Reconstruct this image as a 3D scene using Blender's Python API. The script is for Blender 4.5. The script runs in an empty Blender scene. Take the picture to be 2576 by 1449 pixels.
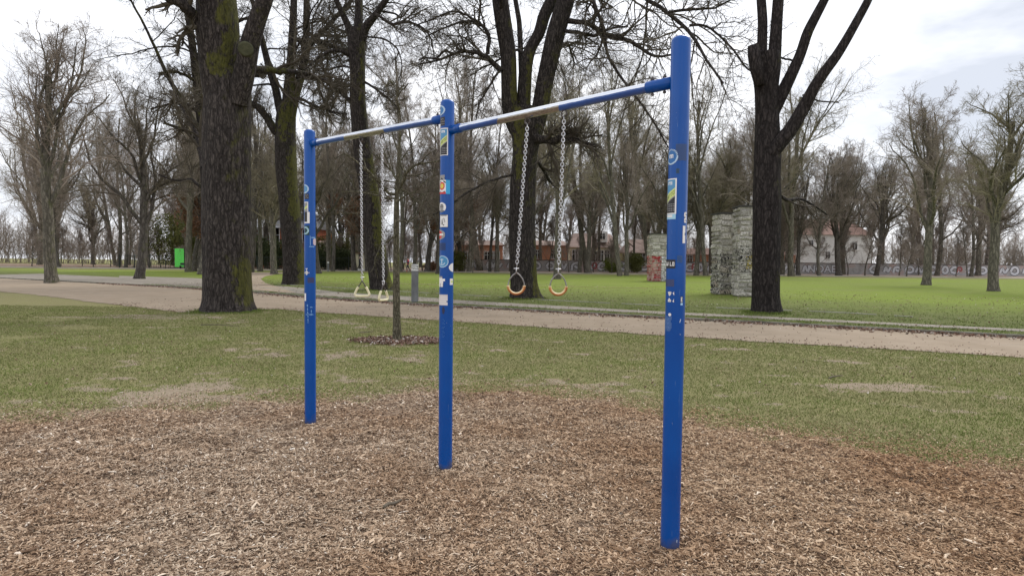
import bpy, math
import numpy as np
from mathutils import Matrix, Vector

sc = bpy.context.scene
# ------------------------------------------------------------------ camera
FPX, CX, CY = 1520.0, 1288.0, 724.5          # focal length and centre, in units of a 2576-wide picture
PITCH, ROLL, CAMH = math.atan(63.5 / FPX), 0.0108, 1.6
camd = bpy.data.cameras.new('camera')
camd.sensor_width = 36.0
camd.lens = 36.0 * FPX / 2576.0
camd.clip_start, camd.clip_end = 0.05, 3000.0
cam = bpy.data.objects.new('camera', camd)
sc.collection.objects.link(cam)
CR = (Matrix.Rotation(math.pi / 2 - PITCH, 3, 'X') @ Matrix.Rotation(ROLL, 3, 'Z'))
cam.matrix_world = Matrix.Translation((0, 0, CAMH)) @ CR.to_4x4()
sc.camera = cam
# ------------------------------------------------------------------ world, sun, exposure
SUN_EL, SUN_AZ = math.radians(48), math.radians(35)
w = bpy.data.worlds.new('World')
sc.world = w
w.use_nodes = True
nt = w.node_tree
nt.nodes.clear()
wo = nt.nodes.new('ShaderNodeOutputWorld')
bg = nt.nodes.new('ShaderNodeBackground')
sky = nt.nodes.new('ShaderNodeTexSky')
sky.sky_type = 'NISHITA'
sky.sun_disc = False
sky.sun_elevation, sky.sun_rotation = SUN_EL, SUN_AZ
tc = nt.nodes.new('ShaderNodeTexCoord')
mp = nt.nodes.new('ShaderNodeMapping')
mp.inputs['Scale'].default_value = (1.0, 1.0, 3.0)
no = nt.nodes.new('ShaderNodeTexNoise')
no.inputs['Scale'].default_value = 2.3
no.inputs['Detail'].default_value = 6
no.inputs['Roughness'].default_value = 0.55
cr = nt.nodes.new('ShaderNodeValToRGB')
cr.color_ramp.elements[0].position = 0.36
cr.color_ramp.elements[0].color = (0.46, 0.485, 0.54, 1)
cr.color_ramp.elements[1].position = 0.64
cr.color_ramp.elements[1].color = (0.97, 0.97, 0.99, 1)
ml = nt.nodes.new('ShaderNodeVectorMath')
ml.operation = 'SCALE'
ml.inputs['Scale'].default_value = 9.8
mx = nt.nodes.new('ShaderNodeMix')
mx.data_type = 'RGBA'
mx.inputs[0].default_value = 0.93
nt.links.new(tc.outputs['Generated'], mp.inputs['Vector'])
nt.links.new(mp.outputs[0], no.inputs['Vector'])
nt.links.new(no.outputs['Fac'], cr.inputs[0])
nt.links.new(cr.outputs[0], ml.inputs[0])
nt.links.new(sky.outputs[0], mx.inputs[6])
nt.links.new(ml.outputs[0], mx.inputs[7])
nt.links.new(mx.outputs[2], bg.inputs[0])
bg.inputs[1].default_value = 0.1
nt.links.new(bg.outputs[0], wo.inputs[0])
sd = bpy.data.lights.new('sun', 'SUN')
sd.energy, sd.angle, sd.color = 1.5, math.radians(25), (1.0, 0.97, 0.92)
so = bpy.data.objects.new('sun', sd)
sc.collection.objects.link(so)
so.rotation_euler = (math.pi / 2 - SUN_EL, 0, -SUN_AZ + math.pi)
so.rotation_euler = Vector((math.sin(SUN_AZ) * math.cos(SUN_EL), math.cos(SUN_AZ) * math.cos(SUN_EL), math.sin(SUN_EL))).to_track_quat('Z', 'Y').to_euler()
sc.view_settings.view_transform = 'Standard'
sc.view_settings.look = 'None'
sc.view_settings.gamma = 1
sc.view_settings.exposure = 0.74
sc.cycles.max_bounces = 6
sc.cycles.diffuse_bounces = 3
sc.cycles.transparent_max_bounces = 8

# ------------------------------------------------------------------ helpers
M3 = np.array(CR)
CAM = np.array([0, 0, CAMH])
def ray(x, y): return M3 @ np.array([(x - CX) / FPX, -(y - CY) / FPX, -1.0])
def gp(x, y, z=0.0):
    d = ray(x, y); return CAM + d * ((z - CAMH) / d[2])
def dp(x, y, Y):
    d = ray(x, y); return CAM + d * (Y / d[1])
def nrm(v): return v / np.maximum(np.linalg.norm(v, axis=-1, keepdims=True), 1e-9)
RNG = np.random.default_rng(7)

def fbm(x, y, scale, seed, octaves=3):
    r = np.random.default_rng(seed)
    out = np.zeros(np.shape(x)); amp = 1.0; tot = 0; s = scale
    for o in range(octaves):
        a = 0
        for k in range(5):
            th = r.uniform(0, math.tau); ph = r.uniform(0, math.tau); q = r.uniform(.7, 1.4) / s * math.tau
            a = a + np.sin((np.cos(th) * x + np.sin(th) * y) * q + ph + 1.3 * np.sin((np.sin(th) * x - np.cos(th) * y) * q * .6 + ph * 2))
        out += amp * a / 2.6; tot += amp; amp *= .55; s *= .45
    return out / tot

def mesh_np(name, V, loops, counts, smooth=False, mat=None, attrs=None, cols=None):
    me = bpy.data.meshes.new(name)
    V = np.ascontiguousarray(V, dtype=np.float32)
    me.vertices.add(len(V)); me.vertices.foreach_set('co', V.ravel())
    loops = np.ascontiguousarray(loops, dtype=np.int32).ravel()
    counts = np.asarray(counts, dtype=np.int32)
    me.loops.add(len(loops)); me.loops.foreach_set('vertex_index', loops)
    me.polygons.add(len(counts))
    st = np.zeros(len(counts), dtype=np.int32); st[1:] = np.cumsum(counts)[:-1]
    me.polygons.foreach_set('loop_start', st)
    me.polygons.foreach_set('use_smooth', np.full(len(counts), bool(smooth)))
    me.update(calc_edges=True)
    if attrs:
        for k, a in attrs.items():
            at = me.attributes.new(k, 'FLOAT', 'POINT'); at.data.foreach_set('value', np.asarray(a, dtype=np.float32))
    if cols is not None:      # one colour per face
        at = me.attributes.new('Col', 'FLOAT_COLOR', 'FACE')
        at.data.foreach_set('color', np.asarray(cols, dtype=np.float32).ravel())
    if mat: me.materials.append(mat)
    return me

class MB:
    """collects faces of several shapes into ONE mesh"""
    def __init__(s): s.V = []; s.F = []; s.n = 0; s.cols = []
    def add(s, V, F, col=None):
        V = np.asarray(V, float).reshape(-1, 3)
        s.V.append(V); s.F += [tuple(int(i) + s.n for i in f) for f in F]; s.n += len(V)
        if col is not None: s.cols += [tuple(col) + (1,)] * len(F)
        return s
    def box(s, c, d, rz=0, col=None, taper=0):
        c = np.array(c, float); d = np.array(d, float) / 2
        P = np.array([[i, j, k] for k in (-1, 1) for j in (-1, 1) for i in (-1, 1)], float) * d
        if taper: P[4:, :2] *= (1 - taper)
        ca, sa = math.cos(rz), math.sin(rz)
        P = np.c_[P[:, 0] * ca - P[:, 1] * sa, P[:, 0] * sa + P[:, 1] * ca, P[:, 2]] + c
        return s.add(P, [(0, 2, 3, 1), (4, 5, 7, 6), (0, 1, 5, 4), (2, 6, 7, 3), (0, 4, 6, 2), (1, 3, 7, 5)], col)
    def tube(s, pts, rad, k=12, closed=False, cap=True, col=None):
        V, F = tube_vf(np.array(pts, float), rad, k, closed, cap)
        return s.add(V, F, col)
    def build(s, name, mat, parent=None, smooth=False, loc=(0, 0, 0)):
        V = np.concatenate(s.V) - np.array(loc)
        me = mesh_np(name, V, np.array([i for f in s.F for i in f]), [len(f) for f in s.F], smooth, mat,
                     cols=np.array(s.cols) if s.cols else None)
        return link(name, me, parent, loc)

def tube_vf(P, rad, k=12, closed=False, cap=True):
    n = len(P)
    rad = np.full(n, rad) if np.isscalar(rad) else np.asarray(rad, float)
    if closed:
        T = nrm(np.roll(P, -1, 0) - np.roll(P, 1, 0))
    else:
        T = nrm(np.gradient(P, axis=0))
    ref = np.array([0, 0, 1.]) if abs(nrm(P[n // 2] - P[0])[2]) < .8 and not closed else np.array([0.3, 1., .1])
    if closed:   # planar loops: use plane normal
        nn = np.zeros(3)
        for i in range(n): nn += np.cross(P[i] - P.mean(0), P[(i + 1) % n] - P.mean(0))
        ref = nn / (np.linalg.norm(nn) + 1e-12)
    U = nrm(np.cross(T, ref)); W = np.cross(T, U)
    a = np.arange(k) / k * math.tau
    V = (P[:, None] + rad[:, None, None] * (np.cos(a)[None, :, None] * U[:, None] + np.sin(a)[None, :, None] * W[:, None])).reshape(-1, 3)
    F = []
    for i in range(n if closed else n - 1):
        j = (i + 1) % n
        for q in range(k):
            F.append((i * k + q, i * k + (q + 1) % k, j * k + (q + 1) % k, j * k + q))
    if cap and not closed:
        F.append(tuple(range(k - 1, -1, -1))); F.append(tuple((n - 1) * k + q for q in range(k)))
    return V, F

def link(name, me, parent=None, loc=(0, 0, 0)):
    o = bpy.data.objects.new(name, me)
    sc.collection.objects.link(o)
    if parent is not None:
        o.parent = parent
        o.location = loc
    else:
        o.location = loc
    return o
def tag(o, label=None, cat=None, group=None, kind=None):
    if label: o['label'] = label
    if cat: o['category'] = cat
    if group: o['group'] = group
    if kind: o['kind'] = kind
    return o
def thing(name, label, cat, loc=(0, 0, 0), rz=0, group=None):
    o = bpy.data.objects.new(name, None); sc.collection.objects.link(o)
    o.location = loc; o.rotation_euler = (0, 0, rz); o.empty_display_size = .2
    return tag(o, label, cat, group)
def copy_tree(root):
    r = root.copy(); sc.collection.objects.link(r)
    for ch in root.children:
        c = ch.copy(); sc.collection.objects.link(c); c.parent = r
        for g in ch.children:
            d = g.copy(); sc.collection.objects.link(d); d.parent = c
    return r

# ------------------------------------------------------------------ materials
class NT:
    def __init__(s, name, rough=.8, spec=.3):
        s.m = bpy.data.materials.new(name); s.m.use_nodes = True
        s.t = s.m.node_tree; s.b = s.t.nodes['Principled BSDF']
        s.b.inputs['Roughness'].default_value = rough
        s.b.inputs['Specular IOR Level'].default_value = spec
    def n(s, typ, **kw):
        nd = s.t.nodes.new(typ)
        for k, v in kw.items():
            if k.startswith('i_'):
                nd.inputs[k[2:].replace('_', ' ')].default_value = v
            else: setattr(nd, k, v)
        return nd
    def l(s, a, b): s.t.links.new(a, b)
    def coord(s, kind='Object', scale=(1, 1, 1)):
        c = s.n('ShaderNodeTexCoord'); m = s.n('ShaderNodeMapping'); m.inputs['Scale'].default_value = scale
        s.l(c.outputs[kind], m.inputs[0]); return m.outputs[0]
    def pos(s, scale=(1, 1, 1)):
        c = s.n('ShaderNodeNewGeometry'); m = s.n('ShaderNodeMapping'); m.inputs['Scale'].default_value = scale
        s.l(c.outputs['Position'], m.inputs[0]); return m.outputs[0]
    def noise(s, vec, scale, detail=4, rough=.55, dist=0):
        n = s.n('ShaderNodeTexNoise'); n.inputs['Scale'].default_value = scale; n.inputs['Detail'].default_value = detail
        n.inputs['Roughness'].default_value = rough; n.inputs['Distortion'].default_value = dist
        s.l(vec, n.inputs['Vector']); return n.outputs['Fac']
    def ramp(s, fac, stops, interp='LINEAR'):
        r = s.n('ShaderNodeValToRGB'); r.color_ramp.interpolation = interp
        e = r.color_ramp.elements
        while len(e) < len(stops): e.new(.5)
        for q, (p, c) in zip(e, stops):
            q.position = p
            c = (c, c, c) if np.isscalar(c) else c
            q.color = tuple(c) + (1,)
        s.l(fac, r.inputs[0]); return r.outputs[0]
    def mix(s, fac, a, b, mode='MIX'):
        m = s.n('ShaderNodeMix', data_type='RGBA', blend_type=mode)
        for sock, v in ((m.inputs[0], fac), (m.inputs[6], a), (m.inputs[7], b)):
            if isinstance(v, (int, float)): sock.default_value = v
            elif isinstance(v, tuple): sock.default_value = v + (1,)
            else: s.l(v, sock)
        return m.outputs[2]
    def math(s, op, a, b=0.0, c=None, clamp=False):
        m = s.n('ShaderNodeMath', operation=op, use_clamp=clamp)
        for sock, v in zip(m.inputs, (a, b) if c is None else (a, b, c)):
            if isinstance(v, (int, float)): sock.default_value = v
            else: s.l(v, sock)
        return m.outputs[0]
    def attr(s, name):
        a = s.n('ShaderNodeAttribute'); a.attribute_name = name; return a
    def col(s, c):
        if isinstance(c, tuple): s.b.inputs['Base Color'].default_value = c + (1,)
        else: s.l(c, s.b.inputs['Base Color'])
        return s
    def bump(s, h, strength=.5, dist=.02):
        b = s.n('ShaderNodeBump'); b.inputs['Strength'].default_value = strength; b.inputs['Distance'].default_value = dist
        s.l(h, b.inputs['Height']); s.l(b.outputs[0], s.b.inputs['Normal']); return s

def bark(name, dark, light, moss=0.0, fine=1.0, mossdir=(1, -.25, .25), mcol=(.088, .088, .020), spots=()):
    n = NT(name, .92, .15)
    v = n.coord('Object', (1, 1, .2)); v2 = n.coord('Object', (1, 1, .55)); v3 = n.coord('Object')
    f1 = n.noise(v, 24 * fine, 6, .62, 1.4); f2 = n.noise(v2, 9 * fine, 5, .6, .4); f3 = n.noise(v3, 2.1, 4)
    vo = n.n('ShaderNodeTexVoronoi'); vo.feature = 'DISTANCE_TO_EDGE'; vo.inputs['Scale'].default_value = 9.5 * fine
    wv = n.n('ShaderNodeVectorMath', operation='ADD'); sv = n.n('ShaderNodeVectorMath', operation='SCALE'); sv.inputs['Scale'].default_value = .12
    nn = n.n('ShaderNodeTexNoise'); nn.inputs['Scale'].default_value = 5; n.l(v3, nn.inputs['Vector']); n.l(nn.outputs['Color'], sv.inputs[0])
    n.l(v, wv.inputs[0]); n.l(sv.outputs[0], wv.inputs[1]); n.l(wv.outputs[0], vo.inputs['Vector'])
    fis = n.ramp(vo.outputs['Distance'], [(0.02, 0.0), (.22, 1.0)])
    c = n.ramp(f1, [(.34, dark), (.66, light)])
    c = n.mix(n.ramp(f2, [(.4, 0.0), (.75, .6)]), c, tuple(x * .75 for x in dark))
    c = n.mix(n.math('MULTIPLY', n.math('SUBTRACT', 1.0, fis), .65), c, tuple(x * .4 for x in dark))
    h = n.math('ADD', n.math('MULTIPLY', fis, .6), n.math('MULTIPLY', f1, .6))
    if moss > 0:
        g = n.n('ShaderNodeNewGeometry'); d = n.n('ShaderNodeVectorMath', operation='DOT_PRODUCT')
        n.l(g.outputs['True Normal'], d.inputs[0]); d.inputs[1].default_value = mossdir
        mf = n.math('MULTIPLY', n.math('ADD', n.math('MULTIPLY', d.outputs['Value'], .30), n.math('ADD', n.math('MULTIPLY', f3, 1.3), n.math('ADD', n.math('MULTIPLY', f1, .35), n.math('MULTIPLY', n.math('SUBTRACT', f2, .5), .5)))), .5)
        if spots:
            sx_ = n.n('ShaderNodeSeparateXYZ'); n.l(v3, sx_.inputs[0])
            for (cx_, cz_, wx_, wz_, st_) in spots:
                ax_ = n.math('DIVIDE', n.math('SUBTRACT', sx_.outputs[0], cx_), wx_); az_ = n.math('DIVIDE', n.math('SUBTRACT', sx_.outputs[2], cz_), wz_)
                rr_ = n.math('ADD', n.math('ADD', n.math('MULTIPLY', ax_, ax_), n.math('MULTIPLY', az_, az_)), n.math('MULTIPLY', n.math('SUBTRACT', n.noise(v3, 3.5, 4), .5), 3.4))
                mf = n.math('ADD', mf, n.math('MULTIPLY', n.math('MULTIPLY', n.math('SUBTRACT', 1.0, rr_, clamp=True), st_ * .5), n.math('MULTIPLY', n.math('MULTIPLY', f2, f1), 4.4)))
        mf = n.math('MULTIPLY', n.ramp(mf, [((1.22 - .30 * moss) / 2, 0.0), ((1.62 - .30 * moss) / 2, .9)]), n.ramp(f1, [(.32, .35), (.6, 1.0)]))
        mc = n.ramp(f2, [(.3, tuple(x * .6 for x in mcol)), (.7, tuple(x * 1.35 for x in mcol))])
        c = n.mix(mf, c, mc)
    n.col(c); n.bump(h, .85, .035)
    return n.m

def simple(name, c1, c2, scale=8, rough=.7, spec=.3, metal=0.0, bump=0.0, sc3=(1, 1, 1), detail=5):
    n = NT(name, rough, spec); v = n.coord('Object', sc3)
    f = n.noise(v, scale, detail, .6)
    n.col(n.ramp(f, [(.3, c1), (.7, c2)])); n.b.inputs['Metallic'].default_value = metal
    if bump: n.bump(f, .6, bump)
    return n.m

def spots_px(base_px, Y_, lst):
    k = Y_ / FPX; return [((a - base_px[0]) * k, (base_px[1] - b) * k, w_ * k, h_ * k, st) for a, b, w_, h_, st in lst]
BARK_OAK = bark('bark_oak', (.022, .018, .017), (.125, .106, .097), moss=.30, spots=spots_px((571, 788), 19, [(608, 710, 34, 60, .75), (562, 195, 34, 38, .8), (578, 90, 18, 110, .6), (618, 60, 10, 60, .25), (618, 735, 14, 40, .4)]))
BARK_B2 = bark('bark_oak_b', (.018, .015, .014), (.105, .09, .08), moss=.45, spots=spots_px((740, 716), 40, [(742, 535, 16, 26, .9), (738, 450, 18, 90, .5), (758, 670, 12, 70, .55), (735, 250, 30, 120, .35), (712, 330, 18, 60, .5)]))
BARK_B3 = bark('bark_oak_c', (.018, .015, .014), (.095, .08, .072), moss=.45, spots=spots_px((962, 730), 32, [(985, 690, 16, 60, .9), (955, 560, 22, 110, .55), (940, 450, 18, 70, .55), (905, 200, 12, 60, .3)]))
BARK_B5 = bark('bark_oak_d', (.018, .015, .014), (.105, .09, .08), moss=.40, spots=spots_px((1320, 752), 27, [(1300, 380, 18, 110, .75), (1350, 700, 12, 80, .7), (1290, 240, 12, 80, .5), (1330, 220, 18, 90, .5), (1370, 300, 20, 80, .4)]))
BARK_OAK2 = bark('bark_oak_mossy', (.018, .015, .014), (.075, .064, .058), moss=.75)
BARK_DARK = bark('bark_dark', (.016, .013, .013), (.075, .064, .060), moss=.25)
BARK_YOUNG = bark('bark_young', (.09, .08, .052), (.26, .235, .17), moss=.5, fine=2.2, mcol=(.10, .105, .03))
BARK_FAR = bark('bark_far', (.11, .10, .08), (.26, .235, .19), moss=.5, fine=.6, mcol=(.09, .10, .032))  # far bark is coloured paler than near bark, standing in for haze
BARK_FAR_DARK = bark('bark_far_dark', (.08, .07, .062), (.19, .17, .145), moss=.4, fine=.6, mcol=(.075, .085, .022))  # dark far bark, its colour also lifted in place of haze
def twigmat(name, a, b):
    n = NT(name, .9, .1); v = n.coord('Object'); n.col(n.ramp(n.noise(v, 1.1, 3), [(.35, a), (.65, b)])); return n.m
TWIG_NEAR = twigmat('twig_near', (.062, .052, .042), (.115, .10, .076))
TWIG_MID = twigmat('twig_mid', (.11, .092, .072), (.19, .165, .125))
TWIG_FAR = twigmat('twig_far', (.22, .18, .145), (.34, .285, .23))  # far twig colours, these three, are lightened to imitate distance haze
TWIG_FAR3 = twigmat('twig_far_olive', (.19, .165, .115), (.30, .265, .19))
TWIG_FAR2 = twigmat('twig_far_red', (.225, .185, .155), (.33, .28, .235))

PAINT = NT('blue_paint', .3, .2)
v_ = PAINT.coord('Object')
pc_ = PAINT.ramp(PAINT.noise(v_, 2.5, 5), [(.3, (.0005, .062, .295)), (.7, (.001, .080, .355))])
scr_ = PAINT.noise(PAINT.coord('Object', (34, 34, 2.2)), 3.0, 3, .5, .8)
pc_ = PAINT.mix(PAINT.ramp(scr_, [(.70, 0.0), (.74, .35)]), pc_, (.16, .26, .42))
scr2 = PAINT.noise(PAINT.coord('Object', (1, 1, 1)), 55, 2)
pc_ = PAINT.mix(PAINT.ramp(scr2, [(.76, 0.0), (.79, .7)]), pc_, (.30, .33, .38))
pz_ = PAINT.n('ShaderNodeSeparateXYZ'); PAINT.l(v_, pz_.inputs[0])
grime = PAINT.math('ADD', PAINT.math('MULTIPLY', pz_.outputs[2], 4.5), PAINT.math('MULTIPLY', PAINT.noise(v_, 16, 5), .9))
pc_ = PAINT.mix(PAINT.ramp(grime, [(.45, .6), (.8, 0.0)]), pc_, (.10, .085, .07))
PAINT.col(pc_)
PAINT.bump(PAINT.noise(v_, 30, 4), .08, .004)
PAINT.b.inputs['Coat Weight'].default_value = .3; PAINT.b.inputs['Coat Roughness'].default_value = .12
PAINT = PAINT.m
STEEL = simple('galvanised_steel', (.42, .42, .43), (.68, .68, .70), 40, .32, .5, .95)
DARKSTEEL = simple('dark_steel', (.05, .045, .045), (.16, .14, .13), 60, .5, .4, .7)
def worn_bar(name, wear):
    """blue paint rubbed down to bare metal between given distances (metres) along the local x axis"""
    n = NT(name, .3, .5); c = n.n('ShaderNodeTexCoord'); sx = n.n('ShaderNodeSeparateXYZ'); n.l(c.outputs['Object'], sx.inputs[0])
    ns = n.noise(n.coord('Object', (1, 1, 1)), 9, 4); ns2 = n.noise(n.coord('Object', (.6, 1.6, 1.6)), 16, 3)
    x = n.math('ADD', sx.outputs[0], n.math('MULTIPLY', n.math('SUBTRACT', ns, .5), .22))
    tot = None
    for a, b, s in wear:
        k = n.math('MULTIPLY', n.math('GREATER_THAN', x, a), n.math('LESS_THAN', x, b))
        k = n.math('MULTIPLY', k, s)
        tot = k if tot is None else n.math('MAXIMUM', tot, k)
    hole = n.math('GREATER_THAN', ns2, .36)
    tot = n.math('MULTIPLY', tot, hole)
    top = n.math('MULTIPLY', n.math('GREATER_THAN', n.math('ADD', sx.outputs[2], n.math('MULTIPLY', ns, .010)), .0075), .92)  # strip along the top: rubbed bare metal with a painted-in sky sheen
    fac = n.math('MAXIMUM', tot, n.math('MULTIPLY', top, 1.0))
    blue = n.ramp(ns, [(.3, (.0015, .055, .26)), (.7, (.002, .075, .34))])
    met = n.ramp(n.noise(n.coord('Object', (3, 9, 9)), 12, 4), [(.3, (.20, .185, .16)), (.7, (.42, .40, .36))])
    met = n.mix(top, met, (.84, .87, .93))  # near-white colour here paints the highlight, brighter than the worn metal
    n.col(n.mix(fac, blue, met)); n.l(n.math('MULTIPLY', fac, .97), n.b.inputs['Metallic'])
    n.b.inputs['Roughness'].default_value = .28; n.b.inputs['Coat Weight'].default_value = 1.0; n.b.inputs['Coat Roughness'].default_value = .1
    return n.m
STICK = NT('sticker_print', .45, .4); STICK.col(STICK.attr('Col').outputs['Color']); STICK = STICK.m
def flat(name, c, rough=.7, metal=0.0):
    n = NT(name, rough, .3); v = n.coord('Object'); f = n.noise(v, 5, 4)
    n.col(n.ramp(f, [(.3, tuple(x * .86 for x in c)), (.7, tuple(min(1, x * 1.1) for x in c))])); n.b.inputs['Metallic'].default_value = metal
    return n.m

# ------------------------------------------------------------------ ground layout
def near_edge(x): return np.interp(x, [-40, -20, -14, -9.9, -7.7, -6.0, -1.6, 1.1, 3.3, 5.1, 6.6, 14, 40], [39, 25.5, 21, 18.0, 19.6, 18.5, 16.2, 14.7, 13.5, 12.6, 11.9, 8.5, -4])
def kerb_y(x): return np.interp(x, [-60, -19.6, -12.5, -8.2, -2.1, 4.5, 8.5, 40], [58, 34.3, 29.1, 25.4, 21.4, 17.6, 15.5, -2])
def mulch_mask(x, y):
    yb = np.interp(x, [-14, -8, -4.6, -3.3, -2.2, -.7, 1.0, 1.6, 2.3, 2.9, 5, 12], [3.6, 4.7, 5.9, 6.5, 6.7, 7.4, 7.15, 6.45, 5.7, 5.25, 4.2, 2.2])
    return 1 / (1 + np.exp(-(yb + .32 * fbm(x, y, 1.3, 3) + .12 * fbm(x, y, .35, 4) - y) / .13))
BARE = [(4.9, 7.9, .6, .3, .9), (-4.0, 7.0, .9, .8, 1.1), (-3.2, 10.5, 1.6, 1.0, .42), (-1.4, 8.3, 1.6, .7, .2), (-4.6, 15.5, 1.4, 1.2, .6), (-9.9, 16.5, 2.0, 1.2, .8), (1.4, 8.1, 1.0, .4, .4), (5.2, 10, 1.2, .5, .3)]
def bare_mask(x, y):
    b = .55 * fbm(x, y, 1.9, 11) + .45 * fbm(x, y, .55, 12) - .04
    for (a, c, sx, sy, s) in BARE:
        b = b + s * np.exp(-((x - a) / sx) ** 2 - ((y - c) / sy) ** 2)
    # grass thins where the chips begin
    b = b + .08 * np.exp(-((y - 7.4) / 1.1) ** 2)
    return 1 / (1 + np.exp(-(b - .5) / .22))
def height(x, y):
    m = mulch_mask(x, y)
    fade = np.clip((near_edge(x) - .4 - y) / 1.5, 0, 1)
    mound, near = 0, 1
    for (a, b) in ((-1.966, 5.92), (-.505, 4.645), (.918, 3.385)):
        d_ = np.hypot(x - a, y - b); an = np.arctan2(y - b, x - a)
        mound = mound + .012 * np.exp(-((d_ - .17) / .06) ** 2) * (.6 + .6 * np.sin(3 * an + a * 5)) - .016 * np.exp(-(d_ / .10) ** 2)
        near = near * (1 - np.exp(-(d_ / .45) ** 2))
    return mound + (near * m * (.030 * fbm(x, y, 1.1, 21) + .014 * fbm(x, y, .36, 22, 2) + .01) + .012 * (1 - m) * fbm(x, y, 2.2, 23)) * fade

# ground sheet
xs = np.unique(np.concatenate([np.linspace(-700, -60, 12), np.linspace(-60, -9, 30), np.linspace(-9, 9, 290), np.linspace(9, 60, 30), np.linspace(60, 700, 12)]))
ys = np.unique(np.concatenate([np.linspace(-60, -2, 10), np.linspace(-2, 1.8, 16), np.linspace(1.8, 13, 230), np.linspace(13, 24, 45), np.linspace(24, 900, 24)]))
X, Y = np.meshgrid(xs, ys)
Zg = height(X, Y)
nx_, ny_ = len(xs), len(ys)
ii = (np.arange(ny_ - 1)[:, None] * nx_ + np.arange(nx_ - 1)[None]).ravel()
Fq = np.c_[ii, ii + 1, ii + 1 + nx_, ii + nx_]
g = NT('ground_soil', .95, .1)
pw = g.pos(); am = g.attr('mulch').outputs['Fac']; ab = g.attr('bare').outputs['Fac']
chn = g.noise(g.pos((1, 1, 1)), 75, 5, .75, 1.0)
chips_c = g.ramp(chn, [(.30, (.05, .034, .025)), (.45, (.17, .12, .085)), (.58, (.32, .235, .17)), (.72, (.50, .40, .30))])
dirt = g.ramp(g.noise(pw, 26, 6, .7), [(.3, (.22, .175, .122)), (.7, (.345, .28, .21))])
gn = g.noise(pw, 55, 5, .75, .6); gl = g.noise(pw, .8, 5)
grass_c = g.ramp(gn, [(.3, (.11, .105, .045)), (.5, (.22, .21, .09)), (.7, (.33, .29, .16))])
grass_c = g.mix(g.ramp(gl, [(.35, 0.0), (.7, .45)]), grass_c, (.21, .18, .10))
hard = g.ramp(g.math('ADD', ab, g.math('MULTIPLY', g.math('SUBTRACT', gn, .5), .9)), [(.38, 0.0), (.62, 1.0)])
soil = g.mix(hard, grass_c, dirt)
mm = g.ramp(g.math('ADD', am, g.math('MULTIPLY', g.math('SUBTRACT', chn, .5), .8)), [(.35, 0.0), (.65, 1.0)])
g.col(g.mix(mm, soil, chips_c)); g.bump(g.math('ADD', chn, gn), .7, .012)
me = mesh_np('ground', np.c_[X.ravel(), Y.ravel(), Zg.ravel()], Fq, np.full(len(Fq), 4), True, g.m,
             attrs={'mulch': mulch_mask(X, Y).ravel(), 'bare': bare_mask(X, Y).ravel()})
tag(link('ground', me), 'worn grass and soil running under the chip bed', 'ground', kind='structure')

# sheets
def strip_sheet(name, lo, hi, xr, z, mat, nx=400, ny=3, label=None, cat='path', kind='structure', jit=0.0, seed=5):
    x = np.linspace(*xr, nx)
    a = lo(x) + jit * fbm(x, x * 0, .9, seed) + jit * .5 * fbm(x, x * 0, .17, seed + 1); b = hi(x)
    t = np.linspace(0, 1, ny)[:, None]
    Yy = a[None] * (1 - t) + b[None] * t; Xx = np.repeat(x[None], ny, 0)
    i = (np.arange(ny - 1)[:, None] * nx + np.arange(nx - 1)[None]).ravel()
    me = mesh_np(name, np.c_[Xx.ravel(), Yy.ravel(), np.full(nx * ny, z)], np.c_[i, i + 1, i + 1 + nx, i + nx], np.full(len(i), 4), False, mat)
    return tag(link(name, me), label, cat, kind=kind)
pm = NT('sandy_path', .95, .1); v = pm.pos()
pc = pm.ramp(pm.noise(v, 1.1, 6, .6), [(.3, (.27, .215, .155)), (.7, (.35, .285, .215))])
pc = pm.mix(pm.ramp(pm.noise(v, 38, 5, .7), [(.35, .35), (.6, 0.0)]), pc, (.17, .13, .10))
pc = pm.mix(pm.ramp(pm.noise(pm.pos((.5, 1.3, 1)), .9, 6, .65), [(.56, 0.0), (.72, .5)]), pc, (.21, .185, .15))
pm.col(pc); pm.bump(pm.noise(v, 40, 5), .3, .01)
LZ = .07
strip_sheet('sand_path', near_edge, lambda x: kerb_y(x) - .02, (-45, 24), .012, pm.m, label='beige sandy path crossing the park', jit=.13)
# leafy dirty margin along the kerb is leaf litter below; kerb:
kx = np.linspace(-45, 24, 240); ky = kerb_y(kx)
dirk = nrm(np.c_[np.gradient(kx), np.gradient(ky)]); nk = np.c_[-dirk[:, 1], dirk[:, 0]]
kw = .11
V = []
for off, z in ((0, -.05), (0, .068), (.015, .082), (kw - .01, .082), (kw, .06)):
    V.append(np.c_[kx + nk[:, 0] * off, ky + nk[:, 1] * off, np.full(len(kx), z) + (.006 * fbm(kx, ky, 1.2, 9) if z > .06 else 0)])
V = np.concatenate(V); n0 = len(kx)
F = [(r * n0 + i, r * n0 + i + 1, (r + 1) * n0 + i + 1, (r + 1) * n0 + i) for r in range(4) for i in range(n0 - 1)]
KM = simple('kerb_stone', (.085, .078, .06), (.23, .215, .175), 3.0, .9, .2, 0, .01, (1, 1, 1), 8)
me = mesh_np('kerb', V, np.array(F), np.full(len(F), 4), False, KM)
tag(link('kerb', me), 'low weathered stone kerb between sandy path and lawn', 'kerb', kind='structure')
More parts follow.
